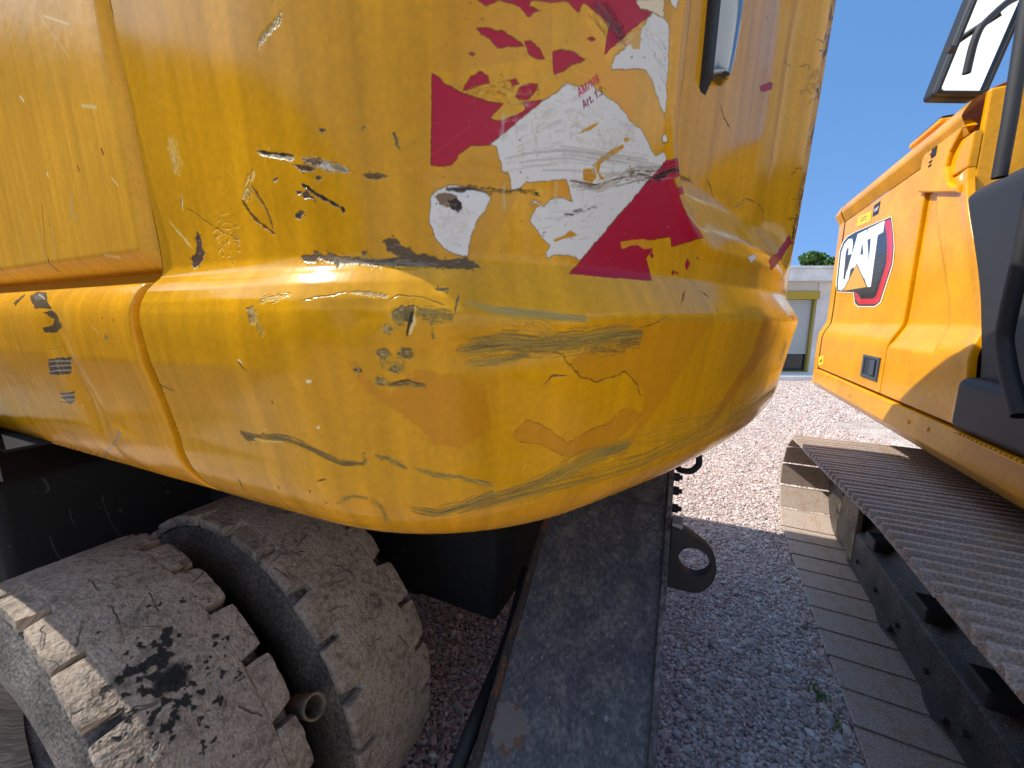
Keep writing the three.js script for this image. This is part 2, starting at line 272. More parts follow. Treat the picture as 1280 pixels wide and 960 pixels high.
function pocket(u, y) {                      // the lamp pocket pressed into the rear
  const cu = 0.9, hu = 0.365, y0 = 0.107, y1 = 1.0, cy = (y0 + y1) / 2, hy = (y1 - y0) / 2, r = 0.15;
  const qx = Math.abs(u - cu) - hu + r, qy = Math.abs(y - cy) - hy + r, d = -(Math.hypot(Math.max(qx, 0), Math.max(qy, 0)) + Math.min(Math.max(qx, qy), 0) - r);
  const lip = 0.0035 * Math.exp(-(((d + 0.004) / 0.008) ** 2));
  return 1.2 * lip - 0.062 * sstep(0.0, 0.115, d);
}
const dents = [[0.135, 0.003, 0.03, 0.02, 0.004], [0.09, -0.06, 0.05, 0.03, 0.003], [0.30, -0.035, 0.12, 0.012, 0.0025], [0.27, 0.135, 0.1, 0.012, 0.002], [0.5, -0.03, 0.05, 0.02, 0.002], [-0.09, 0.12, 0.05, 0.05, 0.0015]];
function skin(u, l) {
  const [o0, y] = prof(l, Math.min(u, 2 * UMID - u)), [s, t, ns, nt] = plan(u);
  let o = o0; if (y > 0.05) o += pocket(u, y) + (u > UMID ? pocket(2 * UMID - u, y) : 0);
  for (const [du, dy, wu, wy, dd] of dents) o -= dd * Math.exp(-(((u - du) / wu) ** 2) - ((y - dy) / wy) ** 2);
  o += 0.0012 * N3(u * 9, y * 9, 3.3);
  return U(s + ns * o, H + y, t + nt * o);
}
// ---- paint, stickers and scrapes, drawn on the sheet's own metres (u along the plan line, l up the profile)
const CU0 = -0.23, CUW = 1.62, CS = 2048;
const toC = (u, l) => [(u - CU0) / CUW * CS, (1 - l / PL) * CS];
const seeds = []; for (let u = -0.215; u < 1.36; u += 0.02) for (let l = 0.1; l < PL; l += 0.02) { const p = toPixel(skin(u, l)), a = toPixel(skin(u + 0.003, l)), b = toPixel(skin(u, l + 0.003)); if (p[2] > 0 && (a[0] - p[0]) * (b[1] - p[1]) - (a[1] - p[1]) * (b[0] - p[0]) < -0.12) seeds.push([p[0], p[1], u, l]); }
function where(px, py, near = false) {                     // photo pixel -> (u, l) on the counterweight
  let b = null, bd = 1e9; for (const s of seeds) { const d = (s[0] - px) ** 2 + (s[1] - py) ** 2; if (d < bd) { bd = d; b = s; } }
  let [, , u, l] = b;
  for (let k = 0; k < 6; k++) {
    const e = 0.002, p = toPixel(skin(u, l)), pu = toPixel(skin(u + e, l)), pl = toPixel(skin(u, l + e));
    const a = (pu[0] - p[0]) / e, c = (pu[1] - p[1]) / e, bb = (pl[0] - p[0]) / e, d = (pl[1] - p[1]) / e, det = a * d - bb * c; if (Math.abs(det) < 1e3) break;
    const ex = px - p[0], ey = py - p[1]; u += clamp((ex * d - ey * bb) / det, -0.02, 0.02); l += clamp((a * ey - c * ex) / det, -0.02, 0.02);
  }
  const e = toPixel(skin(u, l)); if (Math.hypot(e[0] - px, e[1] - py) > 2.5) return near ? [b[2], b[3]] : null;
  return [clamp(u, -0.22, 1.37), clamp(l, 0, PL)];
}
const [cwC, cx] = canvas(CS, CS), [cwB, bx] = canvas(CS, CS), [cwR, rx] = canvas(CS, CS);
function sheet(ctx, size, base, k, streak = 0.1, dust = 0.035) {    // weathered paint: streaks of washed dust, blotches, specks
  const n = 768, [c, g] = canvas(n, n), im = g.createImageData(n, n);
  for (let j = 0; j < n; j++) for (let i = 0; i < n; i++) {
    const x = i / n * 9, y = j / n * 9, a = 1 + 0.09 * fbm(x * 0.7, y * 0.7, k, 4) + streak * fbm(x * 7, y * 0.35, k + 4, 3) + 0.05 * N3(x * 34, y * 34, k);
    const du = dust * clamp(fbm(x * 5, y * 0.3, k + 9, 3) + fbm(x * 0.8, y * 0.8, k + 2, 3) + 0.12, 0, 1), q = (j * n + i) * 4;
    const dc = [206, 170, 96]; for (let m = 0; m < 3; m++) im.data[q + m] = clamp((base[m] * (1 - du) + dc[m] * du) * a, 0, 255); im.data[q + 3] = 255;
  }
  g.putImageData(im, 0, 0); ctx.drawImage(c, 0, 0, size, size);
}
sheet(cx, CS, [207, 148, 18], 1.5, 0.17, 0.05);
bx.fillStyle = '#808080'; bx.fillRect(0, 0, CS, CS); rx.fillStyle = 'rgb(0,34,0)'; rx.fillRect(0, 0, CS, CS);
for (let i = 0; i < 1400; i++) { rx.globalAlpha = rr(0.04, 0.16); rx.fillStyle = `rgb(0,${Math.round(rr(20, 110))},0)`; const w = rr(2, 16); rx.fillRect(rnd() * CS, rr(-0.2, 0.9) * CS, w, rr(60, 700)); } rx.globalAlpha = 1;   // washed streaks: duller and glossier
const P = (px, py, near = false) => { const w = where(px, py, near); return w && toC(...w); };
const zf = (ox, oy, k) => (a) => { const o = []; for (let i = 0; i < a.length; i += 2) o.push([ox + a[i] * k, oy + a[i + 1] * k]); return o; };
const zA = zf(500, 0, 0.375), zB = zf(300, 160, 0.25), zC = zf(280, 330, 0.375), zD = zf(580, 330, 0.375), zE = zf(0, 0, 0.375), zF = zf(780, 0, 0.354), zP = zf(0, 0, 1);
function ragged(pts, amp, close = true) {    // break an outline into short uneven steps (photo pixels)
  const o = [], n = pts.length, ph = rnd() * 100;
  for (let i = 0; i < (close ? n : n - 1); i++) {
    const a = pts[i], b = pts[(i + 1) % n], L = Math.hypot(b[0] - a[0], b[1] - a[1]), m = Math.max(1, Math.round(L / 2.4));
    for (let k = 0; k < m; k++) { const t = k / m, x = a[0] + (b[0] - a[0]) * t, y = a[1] + (b[1] - a[1]) * t, j = k ? 1 : 0.3; o.push([x + j * amp * (1.5 * N3(x * 0.12, y * 0.12, ph) + rr(-0.55, 0.55)), y + j * amp * (1.5 * N3(x * 0.12, y * 0.12, ph + 7) + rr(-0.55, 0.55))]); }
  }
  if (!close) o.push(pts[n - 1]); return o;
}
function trace(g, q, close = true) { g.beginPath(); q.forEach(([x, y], i) => i ? g.lineTo(x, y) : g.moveTo(x, y)); if (close) g.closePath(); }
function patch(pts, col, { amp = 0.9, edge = 0, h = null, rough = null, alpha = 1, line = null, flakes = false } = {}) {
  const q = ragged(pts, amp).map(([x, y]) => P(x, y, true));
  for (const [g, c] of [[cx, col], [bx, h == null ? null : `rgb(${h},${h},${h})`], [rx, rough == null ? null : `rgb(0,${rough},0)`]]) if (c) {
    g.globalAlpha = g === cx ? alpha : 1; g.fillStyle = c; trace(g, q); g.fill();
    if (g === cx && line) { g.strokeStyle = line; g.lineWidth = edge || 1.5; g.stroke(); } g.globalAlpha = 1;
  }
  if (flakes && q.length > 2) {                       // crumbs round the rim, streaks and pits inside
    let x0 = 1e9, x1 = -1e9, y0 = 1e9, y1 = -1e9; for (const [x, y] of q) { x0 = Math.min(x0, x); x1 = Math.max(x1, x); y0 = Math.min(y0, y); y1 = Math.max(y1, y); }
    for (const g of [cx, bx]) { g.fillStyle = g === cx ? col : '#646464'; for (const [x, y] of q) if (rnd() < 0.22) { g.globalAlpha = 0.85; g.beginPath(); g.ellipse(x + rr(-5, 5), y + rr(-4, 4), rr(0.5, 2.2), rr(0.4, 1.4), rnd() * 3, 0, 7); g.fill(); } }
    cx.save(); trace(cx, q); cx.clip(); const n = Math.min(500, (x1 - x0) * (y1 - y0) / 26);
    for (let i = 0; i < n; i++) { const x = rr(x0, x1), y = rr(y0, y1), L = rr(1, 14); cx.globalAlpha = rr(0.15, 0.6); cx.strokeStyle = ['#2e241a', '#8d7a5c', '#6e5334', '#a79b86', '#40362c'][i % 5]; cx.lineWidth = rr(0.5, 1.6); cx.beginPath(); cx.moveTo(x, y); cx.lineTo(x + L, y + rr(-1.5, 1.5)); cx.stroke(); }
    cx.restore(); cx.globalAlpha = bx.globalAlpha = 1;
  }
  return q;
}
function stroke(pts, w, col, { amp = 0.8, h = null, alpha = 1, rough = null } = {}) {      // one scratch: uneven width, broken in places
  const q = ragged(pts, amp, false).map(([x, y]) => P(x, y)).filter(Boolean), ph = rnd() * 50;
  for (let i = 0; i < q.length - 1; i++) {
    const n = 0.5 + 0.9 * fbm(i * 0.35, ph, 2.2, 2) + rr(-0.2, 0.25), end = Math.min(1, (Math.min(i, q.length - 2 - i) + 0.8) / 3), k = clamp(n + 0.25, 0.12, 1.25) * (q.length > 6 ? end : 1);
    for (const [g, c] of [[cx, col], [bx, h == null ? null : `rgb(${h},${h},${h})`], [rx, rough == null ? null : `rgb(0,${rough},0)`]]) if (c) {
      g.globalAlpha = g === cx ? alpha * clamp(0.45 + k * 0.6, 0, 1) : 0.9; g.strokeStyle = c; g.lineCap = 'round'; g.lineWidth = Math.max(0.5, w * k); g.beginPath(); g.moveTo(...q[i]); g.lineTo(...q[i + 1]); g.stroke(); g.globalAlpha = 1;
    }
  }
}
function scuff(line, w, cols, n, { len = 0.5, spread = 1, h = 96, alpha = 0.8, lw = [0.7, 2.2] } = {}) {   // many fine scratches running along a traced line, on the sheet
  const dense = []; for (let i = 0; i < line.length - 1; i++) for (let k = 0; k < 6; k++) dense.push([line[i][0] + (line[i + 1][0] - line[i][0]) * k / 6, line[i][1] + (line[i + 1][1] - line[i][1]) * k / 6]); dense.push(line[line.length - 1]);
  const pts = dense.map(([x, y]) => P(x, y)).filter(Boolean); if (pts.length < 2) return;
  const L = [0]; for (let i = 1; i < pts.length; i++) L.push(L[i - 1] + Math.hypot(pts[i][0] - pts[i - 1][0], pts[i][1] - pts[i - 1][1]));
  const T = L[L.length - 1]; let TP = 0; for (let i = 1; i < line.length; i++) TP += Math.hypot(line[i][0] - line[i - 1][0], line[i][1] - line[i - 1][1]);
  const W = w * clamp(T / TP, 0.8, 2.4);
  const at = (d) => { d = clamp(d, 0, T); let i = 1; while (i < L.length - 1 && L[i] < d) i++; const k = (d - L[i - 1]) / (L[i] - L[i - 1] || 1); const nx = -(pts[i][1] - pts[i - 1][1]), ny = pts[i][0] - pts[i - 1][0], nl = Math.hypot(nx, ny) || 1; return [pts[i - 1][0] + (pts[i][0] - pts[i - 1][0]) * k, pts[i - 1][1] + (pts[i][1] - pts[i - 1][1]) * k, nx / nl, ny / nl]; };
  n = Math.round(n * 2.2);
  for (let i = 0; i < n; i++) {
    const ll = T * len * Math.pow(rnd(), 2.2), d0 = rr(0, 1) * (T - ll * 0.6), tap = 0.3 + 0.7 * Math.sqrt(Math.sin(Math.PI * clamp((d0 + ll / 2) / T, 0.01, 0.99))), off = rr(-1, 1) * rr(0.2, 1) * W * spread * tap, dr = rr(-2, 2), q = [];
    for (let k = 0; k <= 6; k++) { if (d0 + ll * k / 6 > T) break; const [x, y, nx, ny] = at(d0 + ll * k / 6), o = off + dr * k / 6 + rr(-0.6, 0.6); q.push([x + nx * o, y + ny * o]); }
    const lwid = rr(...lw) * rr(0.35, 0.9), col = cols[Math.floor(rnd() * cols.length)], al = alpha * rr(0.5, 1);
    for (const [g, c, a] of [[cx, col, al], [bx, `rgb(${h},${h},${h})`, 1], [rx, 'rgb(0,140,0)', 1]]) { g.globalAlpha = a; g.strokeStyle = c; g.lineCap = 'round'; g.lineWidth = lwid; trace(g, q, false); g.stroke(); } 
  }
  cx.globalAlpha = bx.globalAlpha = rx.globalAlpha = 1;
}
const RED = '#a5132f', WHITE = '#d3d0c8', RUSTY = '#5c4733', DARK = '#332a22', GREY = '#84764f', OLIVE = '#86702e';
// places where older film kept the paint fresher, and ghosts of over-painted stripes
patch(zA([680, 180, 705, 232, 790, 230, 780, 410, 700, 320, 640, 275, 560, 275, 620, 210, 610, 60]), '#d08c10', { alpha: 0.75 });
patch(zA([500, 605, 555, 600, 577, 672, 540, 660, 500, 665]), '#cf8a12', { alpha: 0.8 });
patch(zP([540, 215, 620, 185, 650, 240, 600, 330, 540, 330]), '#b98328', { alpha: 0.45 });
patch(zP([540, 0, 690, 0, 690, 70, 560, 90, 540, 90]), '#b98328', { alpha: 0.4 });
patch(zD([490, 180, 835, 178, 700, 400, 600, 540, 520, 655, 495, 650, 560, 560, 600, 470, 600, 432, 575, 400, 540, 360, 500, 376, 440, 392, 385, 372, 350, 330, 400, 290, 470, 220]), '#b5701f', { alpha: 0.32, h: 125, amp: 0.5 });
patch(zD([160, 572, 205, 520, 262, 535, 300, 562, 345, 600, 420, 552, 470, 530, 490, 528, 520, 488, 548, 480, 600, 500, 480, 620, 345, 642, 255, 600, 190, 590]), '#b5701f', { alpha: 0.4, h: 125, amp: 1.2 });
patch(zD([1000, 180, 1055, 180, 1030, 270, 900, 440, 820, 545, 805, 545, 870, 440, 960, 300]), '#a8681c', { alpha: 0.55 });
patch(zC([640, 350, 760, 370, 870, 400, 890, 560, 780, 615, 700, 600, 640, 540, 560, 480, 480, 430, 400, 310, 430, 320, 480, 380, 560, 440]), '#b06a1c', { alpha: 0.35, amp: 3 });
// red and white film
const film = { h: 140, rough: 105, amp: 1.1, line: 'rgba(60,40,20,.35)', edge: 1.6 };
patch(zA([260, 0, 285, 18, 330, 0, 400, 20, 425, 55, 465, 35, 430, 20, 435, 0, 480, 5, 560, 5, 595, 40, 610, 10, 640, 30, 700, 80, 690, 130, 680, 180, 845, 38, 800, 30, 785, -40, 260, -40]), RED, film);
patch(zA([107, 245, 130, 258, 150, 280, 170, 290, 195, 305, 210, 310, 300, 340, 345, 345, 330, 362, 310, 380, 300, 395, 315, 402, 345, 400, 370, 390, 395, 380, 420, 365, 410, 345, 420, 338, 480, 335, 300, 482, 290, 485, 240, 485, 215, 500, 195, 515, 190, 530, 170, 550, 130, 555, 103, 550]), RED, { ...film, amp: 0.5 });
patch(zA([210, 300, 235, 255, 265, 238, 295, 255, 300, 275, 260, 285, 220, 300]), RED, film);
patch(zA([255, 95, 280, 92, 345, 105, 400, 140, 412, 155, 355, 155, 325, 160, 305, 135, 270, 115]), RED, film);
patch(zA([415, 140, 435, 135, 465, 160, 482, 195, 465, 198, 430, 180]), RED, film);
patch(zA([510, 175, 540, 165, 580, 175, 600, 190, 617, 198, 600, 210, 575, 213, 550, 235, 512, 248]), RED, film);
patch(zA([385, 320, 400, 290, 430, 278, 460, 280, 455, 300, 430, 330, 400, 335]), RED, film);
patch(zA([362, 268, 390, 265, 398, 280, 375, 283]), RED, film);
patch(zA([890, 530, 905, 570, 930, 650, 960, 720, 1010, 785, 1010, 793, 905, 822, 900, 790, 830, 800, 842, 830, 820, 862, 832, 900, 838, 935, 700, 925, 565, 912]), RED, { ...film, amp: 0.5 });
patch(zA([735, 805, 800, 797, 835, 800, 838, 828, 815, 832, 790, 815, 760, 822, 740, 830]), '#c98a16', { h: 128 });
for (const q of [[625, 130, 640, 124, 652, 130, 640, 138], [232, 178, 240, 174, 250, 180, 240, 187], [950, 880, 958, 862, 967, 878, 955, 900], [904, 905, 914, 902, 916, 914, 906, 915], [988, 860, 994, 856, 996, 866], [917, 908, 924, 905, 928, 916], [833, 845, 842, 838, 844, 855, 838, 862]]) patch(zA(q), RED, { ...film, amp: 0.4 });
patch(zF([478, 303, 515, 287, 528, 295, 520, 315, 495, 326, 480, 320]), RED, film);
patch(zF([510, 920, 545, 890, 585, 828, 590, 850, 560, 910, 520, 955]), RED, film);
patch(zA([300, 482, 470, 340, 530, 300, 560, 275, 580, 285, 600, 290, 640, 275, 655, 300, 690, 320, 730, 350, 750, 375, 780, 415, 800, 425, 830, 480, 850, 520, 880, 505, 890, 530, 740, 705, 600, 868, 590, 862, 560, 850, 520, 850, 490, 860, 485, 840, 500, 820, 470, 790, 460, 770, 430, 735, 450, 700, 430, 680, 450, 665, 480, 690, 500, 665, 540, 660, 575, 672, 555, 600, 500, 605, 420, 608, 400, 630, 370, 635, 370, 600, 360, 575, 340, 570, 330, 520, 320, 490]), WHITE, film);
patch(zA([100, 660, 120, 635, 160, 618, 240, 625, 285, 640, 305, 665, 285, 700, 255, 740, 235, 800, 225, 855, 190, 850, 150, 830, 115, 790, 98, 745]), WHITE, film);
patch(zA([845, 40, 880, 60, 896, 85, 899, 110, 892, 240, 884, 392, 874, 365, 860, 335, 840, 270, 820, 235, 790, 230, 705, 232, 715, 190, 760, 150]), WHITE, film);
patch(zA([785, 0, 880, -10, 880, 60, 845, 40, 800, 30]), '#d8c7a2', film);
patch(zA([892, -10, 935, -10, 920, 30, 905, 15]), WHITE, film);
patch(zA([872, 470, 880, 450, 892, 470, 878, 476]), WHITE, film);
// yellow showing through the white film
for (const q of [[590, 446, 615, 430, 665, 404, 640, 430, 605, 444], [638, 552, 690, 510, 742, 480, 745, 492, 705, 522, 668, 548, 664, 575, 682, 600, 668, 598, 652, 560], [612, 565, 648, 560, 656, 590, 640, 612, 610, 600], [745, 462, 760, 458, 765, 468, 750, 476], [510, 800, 545, 785, 570, 768, 592, 785, 550, 795, 520, 806], [440, 675, 470, 685, 450, 700, 432, 690]]) patch(zA(q), '#c08318', { h: 128, amp: 0.8 });
patch(zA([740, 130, 765, 112, 790, 100, 805, 105, 800, 165, 780, 165, 765, 145, 730, 160, 715, 155]), '#c79a52', { h: 134, amp: 1.5 });
// burns, folds and dirt on the film
for (const [q, c, a] of [[[110, 655, 150, 640, 185, 650, 205, 690, 195, 708, 165, 690, 140, 685], '#5a3c22', 0.75], [[160, 665, 190, 660, 207, 695, 195, 707, 175, 698], '#241710', 0.9], [[180, 628, 240, 627, 232, 634, 190, 640], '#46331f', 0.8]]) patch(zA(q), c, { alpha: a, amp: 2.2, h: 112 });
scuff(zA([150, 632, 240, 628, 330, 640, 400, 636, 470, 650]), 4, ['#4a3826', '#2e241b'], 34, { len: 0.25 });
scuff(zA([560, 610, 660, 622, 700, 600, 790, 580, 900, 578, 970, 600]), 5, ['#4a3826', '#2e241b', '#7a6a50', '#b9a680'], 70, { len: 0.22, h: 90 });
scuff(zA([750, 585, 800, 578, 850, 590]), 9, ['#3b2c1e', '#6e5436'], 26, { len: 0.3, h: 92 });
patch(zA([840, 590, 870, 572, 905, 560, 900, 580, 860, 605]), '#2a211b', { alpha: 0.8, amp: 2 });
scuff(zA([330, 545, 450, 520, 560, 515, 700, 535, 850, 555]), 14, ['#a7a29a', '#98938b'], 24, { len: 0.8, h: 118, alpha: 0.5, lw: [1, 3] });
scuff(zA([340, 420, 500, 380, 700, 420, 800, 460]), 50, ['#b7b3aa', '#c6a66a'], 40, { len: 0.12, h: 124, alpha: 0.5 });
scuff(zA([440, 720, 560, 700, 680, 690]), 50, ['#a9a59c', '#b4b0a8'], 40, { len: 0.25, h: 122, alpha: 0.5 });
scuff(zA([540, 715, 600, 705, 660, 690]), 2, ['#3a342c'], 10, { len: 0.3 });
scuff(zA([640, 0, 690, 60, 730, 120, 750, 105]), 18, ['#39302c', '#5e463a', '#7d6a58'], 60, { len: 0.6, alpha: 0.7 });
scuff(zA([800, 80, 850, 160, 900, 250]), 40, ['#b2aea6', '#8d877d', '#c9ccd4'], 46, { len: 0.25, h: 116, alpha: 0.6 });
scuff(zA([220, 300, 300, 295, 380, 315, 470, 300]), 14, ['#7f5a18', '#8d6a2c'], 40, { len: 0.15, h: 110, alpha: 0.6 });
for (let i = 0; i < 240; i++) { const x = rr(108, 960), y = rr(0, 900), q = zA([x, y])[0]; stroke([q, [q[0] + rr(-3, 3), q[1] + rr(-1, 2)]], rr(0.6, 2), ['#6b5130', '#c9b27a', '#8a8378'][i % 3], { alpha: rr(0.3, 0.8), h: 116 }); }
scuff(zA([340, 400, 600, 350, 780, 480]), 60, ['#bdb7aa', '#c9bd9f', '#a8a49c'], 90, { len: 0.1, h: 126, alpha: 0.35, lw: [2, 6] }); scuff(zA([120, 740, 170, 740, 230, 760]), 30, ['#b4aa98', '#c9bfa8'], 50, { len: 0.3, h: 126, alpha: 0.35, lw: [1.5, 4] });
for (let i = 0; i < 26; i++) { const x = rr(330, 820), q = zA([x, rr(360, 600)])[0]; stroke([q, [q[0] + rr(-1, 1), q[1] + rr(10, 45)]], rr(2, 7), '#b9b3a6', { alpha: 0.22 }); }
// print on the film
{
  const [ax, ay] = P(724, 122), [bx2, by2] = P(745, 106);
  cx.save(); cx.translate(ax, ay); cx.rotate(Math.atan2(by2 - ay, bx2 - ax)); const fs = Math.hypot(bx2 - ax, by2 - ay) * 0.36;
  cx.fillStyle = '#b3213e'; cx.font = `bold ${fs}px sans-serif`; cx.fillText('AM/MB', 0, 0); cx.fillStyle = '#6d2633'; cx.fillText('Art. 1.3', fs * 0.1, fs * 1.15); cx.restore();
}
// scrapes down to rust above the ledge
const scr = { h: 84, rough: 200, amp: 1.5, flakes: true, line: 'rgba(190,150,80,.5)', edge: 1.2 };
patch(zB([370, 610, 400, 625, 430, 640, 440, 625, 500, 640, 560, 650, 720, 655, 800, 642, 740, 620, 725, 582, 708, 578, 716, 556, 780, 550, 820, 590, 900, 630, 960, 640, 1010, 660, 1110, 652, 1130, 640, 1180, 680, 1212, 700, 1100, 704, 1000, 700, 900, 690, 700, 685, 560, 676, 500, 675, 495, 702, 470, 680, 420, 662, 380, 645]), '#5f4d36', scr);
scuff(zB([440, 660, 700, 672, 1000, 690]), 5, ['#7a6749', '#3d3022', '#8f8471'], 60, { len: 0.3, alpha: 0.7 });
patch(zB([312, 645, 345, 648, 378, 665, 345, 672, 320, 660]), '#57412c', scr);
patch(zB([606, 625, 625, 614, 640, 628, 625, 640, 610, 638]), '#5f4d36', scr);
patch(zB([612, 235, 640, 226, 700, 224, 745, 242, 700, 255, 650, 256]), '#66502f', scr);
patch(zB([765, 20, 776, 22, 790, 60, 802, 108, 792, 108, 778, 70]), '#6f6038', scr);
patch(zB([80, 120, 110, 118, 200, 135, 275, 145, 262, 160, 200, 158, 120, 140]), '#c8bb98', scr); stroke(zB([82, 118, 150, 126, 272, 140]), 3, DARK, { h: 80 });
patch(zB([310, 152, 350, 150, 420, 160, 460, 180, 540, 200, 556, 220, 500, 218, 430, 210, 380, 195, 330, 172]), '#c6bda8', scr);
patch(zB([308, 152, 380, 156, 425, 162, 400, 185, 360, 190, 330, 168]), '#5b452c', scr); patch(zB([262, 178, 300, 185, 385, 208, 350, 218, 310, 215]), '#4f3a26', scr);
scuff(zB([330, 165, 440, 185, 540, 212]), 8, ['#594632', '#dcd6c6', '#8b7a5b'], 36, { len: 0.3 });
for (const q of [[165, 262, 180, 250, 192, 256, 176, 272], [378, 240, 395, 236, 412, 250, 395, 262, 380, 254], [274, 320, 300, 314, 312, 326, 290, 334], [310, 330, 335, 310, 350, 335, 380, 360, 340, 350, 318, 356], [275, 434, 302, 412, 326, 422, 308, 440, 304, 460, 280, 450], [390, 8, 412, 2, 428, 14, 410, 26], [600, -6, 632, -8, 622, 4]]) patch(zB(q), '#4f3c28', { ...scr, amp: 0.8 });
stroke(zB([305, 280, 400, 340, 505, 398]), 4, DARK, { h: 70 }); stroke(zB([508, 400, 518, 415]), 6, DARK, { h: 70 });
stroke(zE([805, 665, 850, 730, 920, 785]), 4.5, '#6d4f1e', { h: 80 }); stroke(zE([835, 615, 880, 680, 915, 770]), 3.5, '#7b5c28', { h: 80 }); stroke(zE([805, 665, 835, 612]), 2.5, '#d5c28a', { h: 80 });
scuff(zE([815, 670, 830, 620, 848, 570]), 9, ['#e0cc95', '#8c6d33'], 36, { len: 0.3 });
patch(zE([652, 800, 660, 770, 672, 800, 682, 850, 668, 880, 645, 895, 638, 860, 655, 840]), '#50331d', scr); stroke(zE([604, 645, 610, 705]), 5, '#dfc88d', { h: 90 }); stroke(zE([606, 650, 604, 690]), 2, '#6a4c20');
scuff(zE([560, 460, 590, 520, 585, 580]), 20, ['#dccfa6', '#c8ae6c', '#a8873e'], 150, { len: 0.16, h: 116, alpha: 0.75, lw: [0.6, 1.4] });
for (let i = 0; i < 7; i++) scuff(zE([860 + i * 11, 158 - i * 12, 872 + i * 11, 118 - i * 14]), 3, ['#8b8370', '#c2b68f', '#6b5e42'], 8, { len: 0.8 });
stroke(zE([560, 735, 610, 790, 645, 832]), 5, '#d9bf80', { alpha: 0.6, h: 132 }); stroke(zE([620, 690, 720, 760, 800, 800]), 1.6, '#8c6a2b', { h: 110 });
scuff(zE([720, 820, 760, 790, 800, 800]), 22, ['#8f7034', '#d8c185'], 46, { len: 0.2, alpha: 0.6 });
patch(zE([1005, 855, 1040, 850, 1060, 838, 1067, 850, 1050, 875, 1015, 872]), '#57442d', scr);
// pocket and rear: cracks in the old film, chips along the edge
stroke(zF([340, 365, 352, 410, 374, 458]), 3.4, DARK, { h: 90 }); stroke(zF([385, 738, 430, 702, 470, 715, 492, 745, 496, 785]), 3, '#5b3f1c', { h: 90 }); stroke(zF([290, 632, 305, 660, 318, 700, 322, 716]), 3, '#5b3f1c', { h: 90 });
stroke(zF([166, 612, 215, 628, 250, 655]), 2.6, '#4a3419'); stroke(zF([350, 690, 380, 640, 440, 620]), 1.6, '#8a6a34', { alpha: 0.6 }); stroke(zF([410, 700, 450, 660, 490, 640]), 1.6, '#8a6a34', { alpha: 0.6 }); stroke(zF([335, 575, 400, 560, 430, 590]), 1.6, '#8a6a34', { alpha: 0.6 });
scuff(zF([650, 330, 665, 290, 685, 240]), 14, ['#6a4a22', '#7d6238'], 34, { len: 0.3 });
scuff(zF([735, 0, 728, 60, 735, 110]), 7, ['#7a4a20', '#5b3a1d', '#b9772a'], 60, { len: 0.4 }); scuff(zF([665, 560, 640, 620, 615, 700]), 9, ['#4b3620', '#6d5130'], 50, { len: 0.3 }); scuff(zF([720, 120, 690, 300, 660, 520, 610, 760, 590, 900]), 9, ['#a3641f', '#d9a85c', '#7a5226'], 90, { len: 0.12 });
patch(zF([436, 905, 462, 895, 470, 910, 450, 930]), WHITE, film); patch(zF([135, 480, 146, 472, 156, 500, 140, 505]), WHITE, film);
stroke(zF([505, 60, 506, 68]), 4, DARK); stroke(zF([682, 138, 705, 150]), 3, DARK); stroke(zF([688, 176, 702, 180]), 3, DARK);
// bulge: gouges and long smears
const GR = ['#85723c', '#927b38', '#6a5930', '#a3862f', '#7d7148', '#b08f3c', '#574a2e'];
scuff(zC([60, 562, 130, 575, 210, 582, 300, 622, 390, 663, 470, 666]), 4.2, ['#6d5a35', '#7c6a40', '#594a2d'], 90, { len: 0.3 }); stroke(zC([62, 566, 130, 590, 205, 592]), 2, '#e1c27a'); scuff(zC([470, 662, 465, 625]), 3, GR, 10, { len: 0.8 });
scuff(zC([502, 636, 550, 650, 610, 682]), 4.5, GR, 46, { len: 0.4 }); scuff(zC([635, 682, 700, 700, 800, 715, 900, 738]), 3.6, GR, 60, { len: 0.3 });
scuff(zC([375, 800, 430, 772, 480, 780]), 3, GR, 26, { len: 0.4 }); scuff(zC([490, 782, 530, 820, 546, 868]), 4.5, GR, 34, { len: 0.4 });
scuff(zC([620, 815, 720, 832, 820, 800, 910, 762]), 11, GR, 110, { len: 0.4 });
scuff(zD([0, 808, 120, 780, 260, 735, 420, 640, 560, 600]), 13, GR, 190, { len: 0.35, alpha: 0.7 }); scuff(zD([0, 825, 200, 770, 400, 720, 600, 660, 800, 560, 960, 480, 1040, 415]), 12, [...GR, '#b58a2a'], 210, { len: 0.2, alpha: 0.6 });
scuff(zD([480, 610, 700, 560, 900, 480]), 12, ['#a07c2c', '#8d7434'], 60, { len: 0.3, alpha: 0.45 });
scuff(zD([0, 128, 100, 150, 240, 168, 415, 182]), 5.5, ['#8b7c48', '#9a864a', '#a8925c'], 120, { len: 0.5, alpha: 0.6 });
scuff(zD([-30, 290, 60, 268, 150, 262, 250, 272, 400, 258, 500, 240, 598, 232]), 15, GR, 330, { len: 0.3 }); scuff(zD([0, 330, 120, 320, 220, 300]), 8, GR, 60, { len: 0.5, alpha: 0.6 });
scuff(zD([420, 290, 500, 280, 590, 262]), 8, ['#5b4a28', '#84703a'], 50, { len: 0.3, h: 80 }); scuff(zD([160, 170, 260, 210, 300, 250]), 16, ['#96813f', '#b08a34'], 50, { len: 0.4, alpha: 0.5 });
stroke(zD([285, 292, 330, 300, 350, 335, 385, 372, 440, 392, 500, 376, 540, 358, 575, 400, 585, 432, 602, 438]), 2.2, '#80581f', { h: 96, amp: 1.4 }); stroke(zD([160, 572, 205, 520, 262, 535, 300, 562, 345, 600, 420, 552, 490, 528, 520, 488, 548, 480]), 1.4, '#96652a', { h: 110, amp: 1.2 }); stroke(zD([160, 575, 190, 592, 255, 602, 345, 642]), 1.4, '#96652a', { h: 110, amp: 1.2 });
